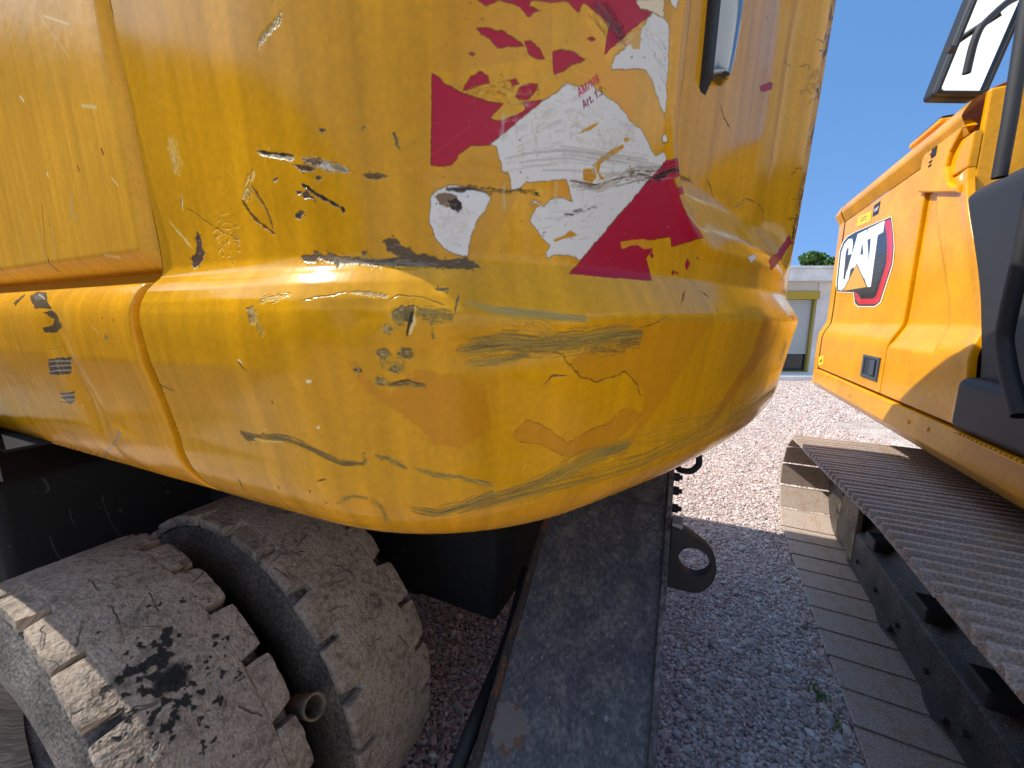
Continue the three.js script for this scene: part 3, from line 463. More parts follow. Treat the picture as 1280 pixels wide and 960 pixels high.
stroke(zD([265, 405, 290, 375, 350, 370]), 2.5, '#74531f', { h: 100 }); stroke(zD([690, 170, 640, 195, 560, 225]), 2, '#8a5f20', { h: 100 });
patch(zC([555, 160, 590, 140, 640, 140, 625, 190, 600, 190, 570, 180]), '#6f5d34', { ...scr, h: 70 }); patch(zC([610, 236, 618, 190, 636, 165, 640, 190, 625, 236]), '#e3c47e', { h: 150, amp: 0.8 }); stroke(zC([608, 240, 622, 180, 632, 150]), 4, '#3f3017', { h: 60 });
scuff(zC([640, 160, 700, 165, 760, 180]), 10, GR, 70, { len: 0.4 }); scuff(zC([695, 190, 698, 250]), 3, GR, 14, { len: 0.5 }); scuff(zC([560, 170, 600, 180]), 12, GR, 40, { len: 0.5 });
for (const [x, y, w] of [[530, 297, 24], [605, 295, 28], [520, 390, 22], [570, 350, 20], [445, 352, 16], [545, 215, 18]]) { patch(zC([x - w, y, x - w * 0.4, y - w * 0.7, x + w * 0.6, y - w * 0.5, x + w, y + w * 0.3, x, y + w * 0.7]), '#7b6638', { ...scr, h: 70, amp: 2 }); scuff(zC([x - w, y, x + w, y + 3]), w * 0.22, ['#463716', '#a98f4f', '#cdb06a'], 14, { len: 0.6 }); }
scuff(zC([540, 402, 600, 400, 672, 404]), 4, GR, 40, { len: 0.4 }); stroke(zC([545, 404, 610, 388, 672, 404]), 3, '#5d4c2b', { h: 80 }); scuff(zC([520, 320, 560, 330, 600, 345]), 16, GR, 60, { len: 0.3, alpha: 0.7 });
stroke(zC([262, 124, 300, 112, 360, 105, 412, 90]), 2.2, '#7a5c24', { h: 90 }); scuff(zC([115, 125, 170, 110, 222, 100]), 7, ['#a99059', '#b99a56'], 60, { len: 0.25, alpha: 0.55 }); scuff(zC([85, 150, 110, 190, 130, 240]), 10, ['#a48b50', '#b99a56'], 50, { len: 0.25, alpha: 0.55 });
scuff(zC([415, 95, 480, 98, 550, 110]), 5, ['#b8a98a', '#8f8164'], 50, { len: 0.25, alpha: 0.7 }); stroke(zC([550, 125, 580, 104, 660, 112, 740, 140]), 2, '#86692c', { h: 96 }); stroke(zC([782, 100, 772, 150, 762, 180]), 2.4, '#6c5530', { h: 90 }); patch(zC([700, 80, 750, 78, 752, 86, 710, 88]), '#6b5a3a', scr);
for (const q of [[45, 325, 80, 360], [48, 715, 62, 750], [305, 728, 340, 716], [180, 742, 184, 748], [288, 756, 286, 760], [340, 795, 344, 798], [160, 458, 162, 462]]) stroke(zC(q), 3, '#6a4a1f', { h: 80 });
for (const q of [[278, 392, 288, 390], [50, 322, 58, 330], [312, 545, 316, 545], [132, 552, 136, 552]]) stroke(zC(q), 5, '#eadfb8', { h: 150 });
for (const q of [[724, 135, 732, 100, 738, 88], [790, 90, 822, 116], [842, 152, 846, 165]]) stroke(zD(q), 4, '#6b3a1d', { h: 90 });
// chips and rust along the outer lip of the pocket
for (let i = 0; i < 420; i++) { const l = PL - 1.19 + rr(0.1, 0.95), m = fbm(l * 9, 3.1, 7.7, 3); if (m < -0.05) continue; const [x, y] = toC(1.262 + 0.02 * m + rr(-0.016, 0.02), l); for (const g of [cx, bx]) { g.globalAlpha = g === cx ? rr(0.4, 0.9) : 1; g.fillStyle = g === cx ? ['#7a4a20', '#5b3a1d', '#b9772a', '#d9b27a', '#4b3620'][i % 5] : '#5a5a5a'; g.beginPath(); g.ellipse(x, y, rr(1, 7), rr(2, 16), rr(-0.3, 0.3), 0, 7); g.fill(); } } cx.globalAlpha = bx.globalAlpha = 1;
for (let i = 0; i < 9; i++) { const q = []; let l = PL - 1.19 + rr(0.12, 0.8), u = rr(1.14, 1.24); for (let k = 0; k < 7; k++) { q.push(toC(u, l)); u += rr(-0.004, 0.012); l += rr(-0.004, 0.006); } cx.strokeStyle = '#6a4a22'; cx.lineWidth = rr(1, 2.6); trace(cx, q, false); cx.stroke(); }
// gap-edge chips and light dirt specks everywhere
patch(zf(0, 330, 0.375)([462, 350, 480, 370, 510, 450, 500, 478, 478, 455]), '#6b5b46', scr); stroke(zf(0, 330, 0.375)([495, 340, 530, 400, 588, 428]), 2.6, '#7b5c27', { h: 90 }); stroke(zf(0, 330, 0.375)([458, 195, 462, 225]), 3.4, '#8d6d3c', { h: 90 });
patch(zf(0, 330, 0.375)([820, 145, 845, 140, 853, 200, 835, 200, 828, 170]), '#9c8450', { ...scr, alpha: 0.7 }); patch(zf(0, 330, 0.375)([800, 555, 853, 570, 853, 590, 825, 590]), '#76643c', scr);
for (let i = 0; i < 1500; i++) { const x = rnd() * CS, y = rnd() * CS, L = rr(0.5, 7), a = rr(-0.5, 0.5) + (rnd() < 0.5 ? 1.57 : 0); cx.globalAlpha = rr(0.15, 0.5); cx.strokeStyle = rnd() < 0.6 ? '#e2c17a' : '#7a551c'; cx.lineWidth = rr(0.6, 1.8); cx.beginPath(); cx.moveTo(x, y); cx.lineTo(x + Math.cos(a) * L, y + Math.sin(a) * L); cx.stroke(); }
for (let i = 0; i < 160; i++) { const x = rnd() * CS * 0.6, y = CS * (0.3 + 0.6 * rnd()), L = rr(20, 150), a = rr(-0.9, 0.9); cx.globalAlpha = rr(0.1, 0.3); cx.strokeStyle = rnd() < 0.6 ? '#e6c886' : '#8d6420'; cx.lineWidth = rr(0.5, 1.2); cx.beginPath(); cx.moveTo(x, y); cx.quadraticCurveTo(x + Math.cos(a) * L * 0.5 + rr(-9, 9), y + Math.sin(a) * L * 0.5, x + Math.cos(a) * L, y + Math.sin(a) * L); cx.stroke(); }
cx.globalAlpha = 1;
const cwMat = phys({ map: ctex(cwC), bumpMap: ctex(cwB, false), bumpScale: 0.0055, roughnessMap: ctex(cwR, false), roughness: 1, metalness: 0, ior: 1.5, specularIntensity: 0.5 });

{ // the counterweight casting
  const us = []; for (let u = UEND; u < 1.5; u += 0.0065) us.push(u); for (let u = 1.5; u < 2 * UMID - UEND; u += 0.04) us.push(u); us.push(2 * UMID - UEND);
  const ls = []; { const lc = profLen[profPts.findIndex((q) => q[1] > 0.02)]; for (let l = 0; l < PL; l += Math.abs(l - lc) < 0.07 ? 0.003 : 0.0068) ls.push(l); } ls.push(PL);
  const edge = [[0.07, 0], [0.02, 0], [0.006, 0.0008], [0.002, 0.003], [0.0005, 0.005]], ne = edge.length;
  const g = grid(us.length - 1 + ne, ls.length - 1, (a, b, i, j) => {
    const l = ls[j]; let u, p;
    if (i < ne) { const [inw, du] = edge[i]; u = UEND + du; const [s, t] = plan(u); p = skin(u, l).add(U(0, 0, 1).multiplyScalar(inw)); }
    else { u = us[i - ne] + (i === ne ? 0.008 : 0); p = skin(u, l); }
    return { p, uv: [(u - CU0) / CUW, l / PL] };
  });
  mesh('counterweight', g, cwMat, digger);
  const ring = (o, y) => { const pts = []; for (let u = UEND; u <= 2 * UMID - UEND; u += 0.04) { const [s, t, ns, nt] = plan(u); pts.push(new THREE.Vector2(s + ns * o, -(t + nt * o))); } return pts; };
  const cap = (o, y) => { const q = new THREE.ShapeGeometry(new THREE.Shape(ring(o, y))); const p = q.attributes.position; for (let i = 0; i < p.count; i++) { const w = U(p.getX(i), y, -p.getY(i)); p.setXYZ(i, w.x, w.y, w.z); } q.computeVertexNormals(); return q; };
  mesh('counterweight_top', cap(-0.01, H + 1.19), mat.yellow, digger); mesh('underside', cap(-0.2, H - 0.296), mat.yellow, digger);
}
// ---- engine door and lower side skirt, left of the gap
{
  const [c, g] = canvas(1024, 1024); sheet(g, 1024, [214, 156, 44], 8.5, 0.14, 0.16);
  const D = (s, y) => [(s + 1.35) / 0.72 * 1024, (1 - y / 0.72) * 1024];
  const dp = (px, py) => { const r = ray(px, py), cs = Math.cos(rad(23.5)), sn = Math.sin(rad(23.5)), t = r.x * sn - r.z * cs, k = 0.262 / t; return D((r.x * cs + r.z * sn) * k, r.y * k); };
  for (const [q, w, col] of [[[24, 250, 27, 300, 33, 335], 3, '#8a6020'], [[22, 290, 28, 335], 8, '#c39a52'], [[35, 275, 40, 320], 6, '#cda35a'], [[32, 336, 31, 320], 4, '#5f431a'], [[30, 8, 60, 18], 3, '#e8d8b0'], [[0, 112, 4, 118], 5, '#f0e6cc'], [[75, 122, 92, 124], 6, '#dcc692'], [[98, 178, 100, 184], 5, '#5d3a22'], [[68, 200, 70, 206], 4, '#5d3a22'], [[31, 210, 32, 214], 5, '#efe3c4'], [[60, 240, 60, 262, 66, 270], 10, '#c2a060'], [[110, 215, 118, 225], 3, '#e6d3a0'], [[100, 315, 115, 318], 5, '#d9bf84'], [[20, 0, 60, 60], 1.5, '#e7cf98'], [[50, 40, 20, 180], 1.2, '#caa25a']]) {
    g.globalAlpha = 0.75; g.strokeStyle = col; g.lineWidth = w; g.lineCap = 'round'; g.beginPath(); for (let i = 0; i < q.length; i += 2) { const [x, y] = dp(q[i], q[i + 1]); i ? g.lineTo(x, y) : g.moveTo(x, y); } g.stroke();
  }
  for (let i = 0; i < 500; i++) { const x = rnd() * 1024, y = rnd() * 1024, L = rr(2, 30); g.globalAlpha = rr(0.1, 0.35); g.strokeStyle = rnd() < 0.6 ? '#ecd7a6' : '#8a6526'; g.lineWidth = rr(0.6, 1.6); g.beginPath(); g.moveTo(x, y); g.lineTo(x + rr(-2, 2), y + L); g.stroke(); }
  g.globalAlpha = 1;
  const dm = phys({ map: ctex(c), roughness: 0.24, ior: 1.5, specularIntensity: 0.32, bumpMap: rep(blotch, 1), bumpScale: 0.0005 });
  // door: flat face with a wide rounded edge at its right and bottom
  const s1 = -0.632, y0 = 0.067, yT = 1.15, f = 0.262, rim = [[0, 0.05], [0.0006, 0.0165], [0.003, 0.0118], [0.006, 0.0098], [0.0195, -0.0028], [0.0225, -0.0046], [0.027, -0.005]];
  const cols = [...rim]; for (let x = 0.06; x < 2.6; x += 0.08) cols.push([x, -0.005]);
  const rows = [...rim]; for (let x = 0.06; x < yT - y0; x += 0.06) rows.push([x, -0.005]);
  const dg = grid(cols.length - 1, rows.length - 1, (a, b, i, j) => {
    const [x, dx] = cols[i], [yy, dy] = rows[j], tilt = 0.0298 - 0.0264 * Math.min(yy, 0.5);
    const s = s1 - x, y = y0 + yy, t = f + Math.max(dx, dy) + tilt + 0.0008 * N3(s * 6, y * 6, 1);
    return { p: U(s, H + y, t), uv: [(s + 1.35) / 0.72, y / 0.72] };
  }, true);
  mesh('engine_door', dg, dm, digger);

  const [c2, g2] = canvas(1024, 1024); sheet(g2, 1024, [214, 150, 22], 12.5, 0.14, 0.08);
  const SP = profLen[profPts.findIndex((q) => q[1] > 0.05)];
  const sk = (s, l) => {
    let [o, y] = prof(l); const d = Math.exp(-(((s + 0.875 + (y + 0.1) * 0.12) / 0.028) ** 2)) * sstep(0.05, -0.02, y) * sstep(-0.26, -0.12, y);
    o -= 0.008 * d; o += 0.0012 * N3(s * 8, y * 8, 5) + 0.0016 * Math.exp(-(((y + 0.2) / 0.05) ** 2)) * N3(s * 14, y * 5, 2);
    return U(s, H + y, TS - o);
  };
  const seeds2 = []; for (let s = -1.3; s < -0.64; s += 0.015) for (let l = 0.1; l < SP; l += 0.015) { const p = toPixel(sk(s, l)); seeds2.push([p[0], p[1], s, l]); }
  const at2 = (px, py) => { let b, bd = 1e9; for (const q of seeds2) { const d = (q[0] - px) ** 2 + (q[1] - py) ** 2; if (d < bd) { bd = d; b = q; } } const e = 0.002; let [, , s, l] = b; for (let k = 0; k < 4; k++) { const p = toPixel(sk(s, l)), a = toPixel(sk(s + e, l)), d = toPixel(sk(s, l + e)), A = (a[0] - p[0]) / e, B = (d[0] - p[0]) / e, C = (a[1] - p[1]) / e, Dd = (d[1] - p[1]) / e, det = A * Dd - B * C, x = px - p[0], y = py - p[1]; s += clamp((x * Dd - y * B) / det, -0.02, 0.02); l += clamp((A * y - C * x) / det, -0.02, 0.02); } return [(s + 1.35) / 0.72 * 1024, (1 - l / SP) * 1024]; };
  const zs = zf(0, 330, 0.375), mark = (q, col, jit = 1.2, al = 0.9) => { g2.globalAlpha = al; g2.fillStyle = col; trace(g2, ragged(zs(q), jit).map(([x, y]) => at2(x, y))); g2.fill(); g2.globalAlpha = 1; }, ln = (q, w, col, al = 0.8) => { g2.globalAlpha = al; g2.strokeStyle = col; g2.lineWidth = w; g2.lineCap = 'round'; trace(g2, ragged(zs(q), 0.6, false).map(([x, y]) => at2(x, y)), false); g2.stroke(); g2.globalAlpha = 1; };
  mark([100, 110, 125, 92, 155, 95, 160, 125, 172, 150, 150, 148, 120, 150, 108, 130], '#4d463d'); mark([110, 105, 145, 98, 150, 115, 120, 122], '#6f675b', 1); ln([130, 100, 150, 118], 3, '#c9c2b2'); mark([42, 130, 70, 108, 85, 100, 66, 122, 52, 142], '#5a4b36'); mark([140, 160, 175, 155, 190, 170, 205, 205, 190, 230, 150, 228, 142, 212, 175, 205, 185, 185], '#4a4238');
  mark([162, 315, 235, 308, 240, 355, 225, 370, 170, 368, 162, 340], '#5e564a'); for (let i = 0; i < 7; i++) ln([165, 318 + i * 8, 200, 315 + i * 8, 238, 316 + i * 7.5], 2.2, i % 2 ? '#c6bca6' : '#332d26', 0.8);
  mark([198, 432, 250, 422, 250, 460, 232, 470, 210, 448], '#6b604d'); for (let i = 0; i < 5; i++) ln([200, 432 + i * 7, 248, 428 + i * 8], 2, i % 2 ? '#d6cbb0' : '#3b332a', 0.8); ln([165, 285, 215, 275], 2, '#8b7342');
  mark([385, 550, 400, 560, 430, 580, 436, 604, 415, 598, 398, 580], '#8d8a84'); ln([405, 570, 425, 595], 3, '#e3e6ea'); mark([350, 236, 362, 240, 358, 254, 350, 252], '#8e7a48'); ln([60, 430, 75, 480], 1.6, '#e2c98b'); ln([305, 205, 330, 235], 1.4, '#e2c98b'); ln([80, 470, 160, 520, 290, 570], 1.6, '#e6cf96', 0.5); ln([280, 480, 325, 560], 1.4, '#e6cf96', 0.5); ln([360, 255, 410, 258], 1.4, '#e2c98b', 0.5);
  for (let i = 0; i < 60; i++) { const x = rr(165, 215), y = rr(105, 520); ln([x, y, x + rr(20, 60), y + rr(60, 130)], rr(0.6, 1.4), rnd() < 0.7 ? '#e3cd96' : '#8d6d30', 0.35); }
  for (let i = 0; i < 26; i++) { const x = rr(-10, 420), y = rr(100, 560); ln([x, y, x + rr(-3, 3), y + rr(0, 5)], rr(2, 4), rnd() < 0.5 ? '#e8d9ac' : '#8a6024', 0.7); }
  for (let i = 0; i < 220; i++) { const x = rr(0, 330), y = 575 + x * 0.26 + rr(-34, 0); ln([x, y, x + rr(2, 9), y + rr(0, 3)], rr(1, 3), ['#8d5a24', '#6c4420', '#c08a3c'][i % 3], 0.4); }
  const sm = phys({ map: ctex(c2), roughness: 0.2, ior: 1.5, specularIntensity: 0.4, bumpMap: rep(blotch, 1), bumpScale: 0.0005 });
  const sS = [[-0.65, 0.06], [-0.65, 0.012], [-0.651, 0.003], [-0.653, 0.0006]]; for (let s = -0.657; s > -1.5; s -= 0.008) sS.push([s, 0]); for (let s = -1.5; s > -3.2; s -= 0.1) sS.push([s, 0]);
  const lS = []; for (let l = 0; l < SP; l += 0.007) lS.push(l); lS.push(SP);
  const topIn = [[0.02, 0.004], [0.06, 0.005]];
  mesh('side_skirt', grid(sS.length - 1, lS.length - 1 + topIn.length, (a, b, i, j) => {
    const [s, inw] = sS[i], k = j - (lS.length - 1), l = lS[Math.min(j, lS.length - 1)], p = sk(s, l); if (k > 0) { p.add(U(0, 0, 1).multiplyScalar(topIn[k - 1][0])); p.y += topIn[k - 1][1]; }
    p.add(U(0, 0, 1).multiplyScalar(inw)); return { p, uv: [(s + 1.35) / 0.72, l / SP] };
  }, true), sm, digger);
  mesh('engine_housing', merge([box(U, -3.3, -0.66, 1.42, 2.7, 0.325, 2.98, 0.03), box(U, -3.3, -0.3, 2.6, 2.86, 0.42, 2.7, 0.05)]), mat.yellow, digger);
  mesh('cab', merge([box(U, -4.7, -3.32, 1.42, 3.0, 0.3, 1.35, 0.08), box(U, -4.7, -3.32, 1.42, 2.5, 1.4, 2.9, 0.05)]), mat.yellow, digger);
  mesh('platform', box(U, -5.2, -0.5, 1.385, 1.42, 0.44, 2.7, 0.01), mat.underBlack, digger);
  { const sh = new THREE.Shape([[-5.2, 0.1], [-2.2, 0.1], [-1.9, 0.188], [-0.885, 0.188], [-1.2, 0.256], [-1.42, 0.303], [-1.6, 0.33], [-5.2, 0.5]].map(([x, t]) => new THREE.Vector2(x, -t))), e = new THREE.ExtrudeGeometry(sh, { depth: 0.014, bevelSize: 0.003, bevelThickness: 0.003, bevelSegments: 1, bevelOffset: -0.003 }), p = e.attributes.position;
    for (let i = 0; i < p.count; i++) { const w = U(p.getX(i), 1.45 + p.getZ(i), -p.getY(i)); p.setXYZ(i, w.x, w.y, w.z); } e.computeVertexNormals(); mesh('added_shade_plate', e, mat.blackSteel, digger);  // added plate beside the frame edge, there only to shade the near tyre
    mesh('added_shade_strip', box(U, -1.6, -1.185, 1.426, 1.432, 0.262, 0.325, 0.002, 1), mat.underBlack, digger); }  // added strip that blocks a leftover sliver of sun on the tyre
}
{ // tail lamp in the pocket
  const lamp = new THREE.Group(); lamp.name = 'tail_lamp'; digger.add(lamp);
  const fit = (a, b) => { const A = where(...a) ?? [0.6, PL - 0.8], B = where(...b) ?? [0.62, PL - 0.6]; return (l) => A[0] + (B[0] - A[0]) * (l - A[1]) / (B[1] - A[1]); };
  const l0 = where(876, 132)?.[1] ?? PL - 0.79, l1 = where(898, 108)?.[1] ?? PL - 0.74, lT = PL - 0.12;
  const sL = fit([872, 133], [884, 4]), sR = fit([881, 133], [894, 4]), gR = fit([916, 64], [924, 4]);
  const at = (u, l, h) => { const e = 0.003, p = skin(u, l), n = skin(u + e, l).sub(p).cross(skin(u, l + e).sub(p)).normalize(); return p.addScaledVector(n, h); };
  const rim = [[0, -0.01], [0, 0.007], [0.2, 0.011], [0.8, 0.011], [1, 0.007], [1, -0.01]];
  mesh('lamp_housing', grid(5, 20, (a, b, i, j) => { const l = l0 + (lT - l0) * b, u = sL(l) + (sR(l) - sL(l)) * rim[i][0]; return { p: at(u, l, j === 0 ? -0.01 : rim[i][1]) }; }), mat.black, lamp);
  const lens = phys({ color: '#6d7175', roughness: 0.16, metalness: 0.7, clearcoat: 1, clearcoatRoughness: 0.02 });
  mesh('lens', grid(14, 34, (a, b) => { const l = l1 - 0.03 * a * 0 + (lT - l1) * b * b, cut = Math.min(1, Math.sqrt(b * 3.2)), u0 = sR(l) + 0.001, u = u0 + (gR(l) - u0) * a * (0.25 + 0.75 * cut); return { p: at(u, l, -0.004 + 0.024 * Math.pow(Math.sin(Math.PI * clamp(a, 0.03, 0.97)), 0.6) * Math.min(1, b * 12)) }; }), lens, lamp);
}

// ---- wheels
const SW = -1.24, YW = 0.545, RW = 0.56;
let SWX = SW;
const wp = (phi, r, t) => Wf(SWX + r * Math.cos(phi), YW + r * Math.sin(phi), t);
const [trC, tg] = canvas(2048, 512), [trB, tb] = canvas(2048, 512);
{
  const im = tg.createImageData(2048, 512), ib = tb.createImageData(2048, 512);
  for (let j = 0; j < 512; j++) for (let i = 0; i < 2048; i++) {
    const a = i / 2048 * 2 * Math.PI, x = Math.cos(a) * 0.56 * 12, z = Math.sin(a) * 0.56 * 12, y = j / 512 * 0.7 * 12;
    const n1 = fbm(x, y, z, 4), n2 = fbm(x * 5.3, y * 5.3, z * 5.3 + 9, 4), n3 = N3(x * 21, y * 21, z * 21), k = (j * 2048 + i) * 4, m = 1 + 0.4 * n1 + 0.55 * n2 + 0.14 * n3, w = sstep(0.08, 0.4, n2 + n1 * 0.5);
    const c = [150 * (1 - w) + 112 * w, 136 * (1 - w) + 104 * w, 120 * (1 - w) + 96 * w]; for (let q = 0; q < 3; q++) { im.data[k + q] = clamp(c[q] * m, 0, 255); ib.data[k + q] = clamp(128 + 150 * n2 + 60 * n3 + 60 * n1, 0, 255); } im.data[k + 3] = ib.data[k + 3] = 255;
  }
  tg.putImageData(im, 0, 0); tb.putImageData(ib, 0, 0);
  const T = (phi, t) => [((phi / (2 * Math.PI)) % 1 + 1) % 1 * 2048, (1 - (t - 0.17) / 0.7) * 512];
  const tyreAt = (px, py) => { const r = ray(px, py), c = Math.cos(rad(25)), s = Math.sin(rad(25)), ds = r.x * c + r.z * s, dt = r.x * s - r.z * c, dy = r.y, A = ds * ds + dy * dy, B = 2 * (-SW * ds + (H - YW) * dy), C = SW * SW + (H - YW) ** 2 - RW * RW, D = Math.max(0, B * B - 4 * A * C), k = (-B - Math.sqrt(D)) / (2 * A); return T(Math.atan2(H + dy * k - YW, ds * k - SW), dt * k); };
  { const [ox, oy] = tyreAt(212, 842), mx = 2048 / (2 * Math.PI * RW), my = 512 / 0.7, X0 = Math.floor(ox - 150), Y0 = Math.max(0, Math.floor(oy - 150)), im2 = tg.getImageData(X0, Y0, 300, 300);   // oil soaked into the tread
    for (let j = 0; j < 300; j++) for (let i = 0; i < 300; i++) {
      const dx = (X0 + i - ox) / mx, dy = (Y0 + j - oy) / my, d = Math.hypot(dx * 0.85 + dy * 0.25, dy * 1.25), n = fbm(dx * 55, dy * 55, 2.2, 4) * 1.5 + fbm(dx * 16, dy * 16, 5.2, 2), m = sstep(0.0, 0.12, n + 0.16 - d / 0.22) * 0.9, core = sstep(0.03, 0.012, Math.hypot(dx + 0.01, dy * 0.8) + 0.02 * fbm(dx * 40, dy * 40, 8, 3)), w = Math.max(m, core), k = (j * 300 + i) * 4;
      for (let q = 0; q < 3; q++) im2.data[k + q] = im2.data[k + q] * (1 - w) + [26, 25, 23][q] * w;
    }
    tg.putImageData(im2, X0, Y0); }
  for (let i = 0; i < 150; i++) {                     // cuts and cracks
    let x = rnd() * 2048, y = rnd() * 512, a = rr(-0.7, 0.7) + 1.57 * (rnd() < 0.6 ? 1 : 0); for (const g of [tg, tb]) { g.globalAlpha = 0.8; g.strokeStyle = g === tg ? '#3b342c' : '#101010'; g.lineWidth = rr(0.8, 2.2); g.beginPath(); g.moveTo(x, y); for (let k = 1; k < 6; k++) g.lineTo(x + Math.cos(a) * k * 7 + rr(-2, 2), y + Math.sin(a) * k * 7 + rr(-2, 2)); g.stroke(); }
  }
  tg.globalAlpha = tb.globalAlpha = 1;
}
const treadMat = std({ map: ctex(trC, true, true), bumpMap: ctex(trB, false, true), bumpScale: 0.0045, roughness: 0.93 });
const sideMat = std({ map: rep(tint([84, 80, 75], 0.6, 71, 1.2), 1.5), roughness: 0.85, bumpMap: rep(fine, 2), bumpScale: 0.003 });
const rimMat = std({ map: rep(tint([58, 62, 70], 0.8, 76, 1.3), 2), roughness: 0.6, metalness: 0.2, bumpMap: rep(fine, 3), bumpScale: 0.002 });
function wheel(t0, t1, label, detail = true) {
  const w = new THREE.Group(); w.name = 'wheel'; w.userData.label = label; digger.add(w);
  const tuv = (phi, t) => [phi / (2 * Math.PI), (t - 0.17) / 0.7], Wd = t1 - t0, D = detail ? 220 : 72;
  const cp = [[0.285, 0.035], [0.30, 0.02], [0.33, 0.0], [0.38, -0.016], [0.44, -0.018], [0.49, -0.008], [0.518, 0.004], [0.53, 0.012], [0.532, 0.03]];
  const P2 = [...cp.map(([r, d]) => [r, t0 + d]), ...cp.slice().reverse().map(([r, d]) => [r, t1 - d])];
  mesh('sidewall', grid(D, P2.length - 1, (a, b, i, j) => { const ph = a * 2 * Math.PI, [r, t] = P2[j], ribs = 0.002 * Math.sin(r * 380) * (r > 0.33 && r < 0.5 ? 1 : 0); return { p: wp(ph, r + ribs + 0.001 * N3(r * 30, Math.cos(ph) * 8, Math.sin(ph) * 8), t), uv: [ph * 0.45, r + t] }; }), sideMat, w);
  const bp = [[-0.035, 0.046], [-0.005, 0.047], [-0.0005, 0.05]]; const PB = [...bp.map(([r, d]) => [RW + r, t0 + d]), [RW, t0 + Wd * 0.4], [RW, t0 + Wd * 0.6], ...bp.slice().reverse().map(([r, d]) => [RW + r, t1 - d])];
  const rough = (ph, t) => 0.0035 * fbm(Math.cos(ph) * 14, Math.sin(ph) * 14, t * 24, 3);
  mesh('tread_band', grid(D, 24, (a, b) => { const ph = a * 2 * Math.PI, f = b * (PB.length - 1), i = Math.min(PB.length - 2, Math.floor(f)), k = f - i, r = PB[i][0] + (PB[i + 1][0] - PB[i][0]) * k, t = PB[i][1] + (PB[i + 1][1] - PB[i][1]) * k; const edge = Math.max(0, 1 - Math.min(t - t0, t1 - t) / 0.07), wob = 0.007 * edge * N3(Math.cos(ph) * 22, Math.sin(ph) * 22, t < (t0 + t1) / 2 ? 1.5 : 7.5); return { p: wp(ph, r + rough(ph, t), t + wob), uv: tuv(ph, t) }; }), treadMat, w);
  for (const side of [0, 1]) for (let n = 0; n < 24; n++) {
    const ph0 = rad((side ? 14.5 : 5.5) + n * 15), span = rad(15) - rr(0.012, 0.02), b = new THREE.BoxGeometry(2, 2, 2, detail ? 8 : 3, detail ? 3 : 1, detail ? 6 : 2), p = b.attributes.position, uv = [], len = rr(0.062, 0.068), dr = rr(-0.0028, -0.0006), skew = rr(-0.02, 0.02), chip = [rnd() < 0.4 ? rr(0.004, 0.012) : 0, rnd() < 0.4 ? rr(0.004, 0.012) : 0], lo = rr(-0.002, 0.004);
    for (let i = 0; i < p.count; i++) {
      let x = p.getX(i), y = p.getY(i), z = p.getZ(i);
      const cx2 = Math.sign(x) * Math.min(Math.abs(x), 0.9), cy2 = Math.sign(y) * Math.min(Math.abs(y), 0.78), cz2 = Math.sign(z) * Math.min(Math.abs(z), 0.85);
      const ex = (x - cx2) / 0.1, ey = (y - cy2) / 0.22, ez = (z - cz2) / 0.15, L = Math.hypot(ex, ey, ez) || 1; if (L > 1) { x = cx2 + ex / L * 0.1; y = cy2 + ey / L * 0.22; z = cz2 + ez / L * 0.15; }
      const d = side ? t1 - (z + 1) / 2 * len + lo : t0 + (z + 1) / 2 * len - lo, ph = ph0 + span * ((x * (1 - 0.13 * (1 - z) / 2 * (y > -0.5 ? 1 : 0.6)) + 1) / 2) + 0.008 + skew * (z - 1) * 0.5;
      let r = RW - 0.032 + (y + 1) / 2 * 0.032 + dr * (y > 0 ? 1 : 0); const q = wp(ph, RW, d), nn = fbm(q.x * 40, q.y * 40, q.z * 40, 3);
      r += (y > -0.9 ? 0.006 : 0) * nn; if (z < 0 && y > 0) r -= chip[x < 0 ? 0 : 1] * clamp(Math.abs(x) * 1.6 - 0.8, 0, 1) * (-z);
      const o = wp(ph + 0.006 * nn, r, d + 0.005 * fbm(q.y * 50, q.x * 50, q.z * 50, 2) * (z < 0 ? 1 : 0)); p.setXYZ(i, o.x, o.y, o.z); uv.push(...tuv(ph, d + (1 - y) * 0.012));
    }
    b.setAttribute('uv', new THREE.Float32BufferAttribute(uv, 2)); const ix = b.index.array; if (!side) { /* keep */ } else for (let i = 0; i < ix.length; i += 3) { const q = ix[i + 1]; ix[i + 1] = ix[i + 2]; ix[i + 2] = q; }
    b.computeVertexNormals(); mesh('tread_block', b, treadMat, w);
  }
  const rp = [[0.305, 0.024], [0.308, 0.03], [0.298, 0.03], [0.292, 0.045], [0.27, 0.06], [0.262, 0.13], [0.2, 0.14], [0.16, 0.135], [0.1, 0.11], [0.02, 0.11]];
  mesh('rim', grid(72, rp.length - 1, (a, b, i, j) => ({ p: wp(a * 2 * Math.PI, rp[j][0], t0 + rp[j][1]), uv: [a * 2, rp[j][0] * 2] }), true), rimMat, w);
  return w;
}
wheel(0.19, 0.46, 'dusty outer twin tyre with an oil stain'); wheel(0.565, 0.85, 'dusty inner twin tyre');
wheel(2.2, 2.48, 'outer twin tyre of the other side', false); wheel(2.58, 2.85, 'inner twin tyre of the other side', false);
SWX = -3.95; wheel(0.19, 0.46, 'outer twin tyre at the far end of the undercarriage', false); wheel(0.565, 0.85, 'inner twin tyre at the far end of the undercarriage', false); SWX = SW;
mesh('axle', merge([cyl(Wf(SW, YW, 0.3), Wf(SW, YW, 2.7), 0.1, 0.1, 20), box(Wf, SW - 0.2, SW + 0.2, 0.38, 0.75, 1.25, 1.8, 0.08)]), mat.blackSteel, digger);
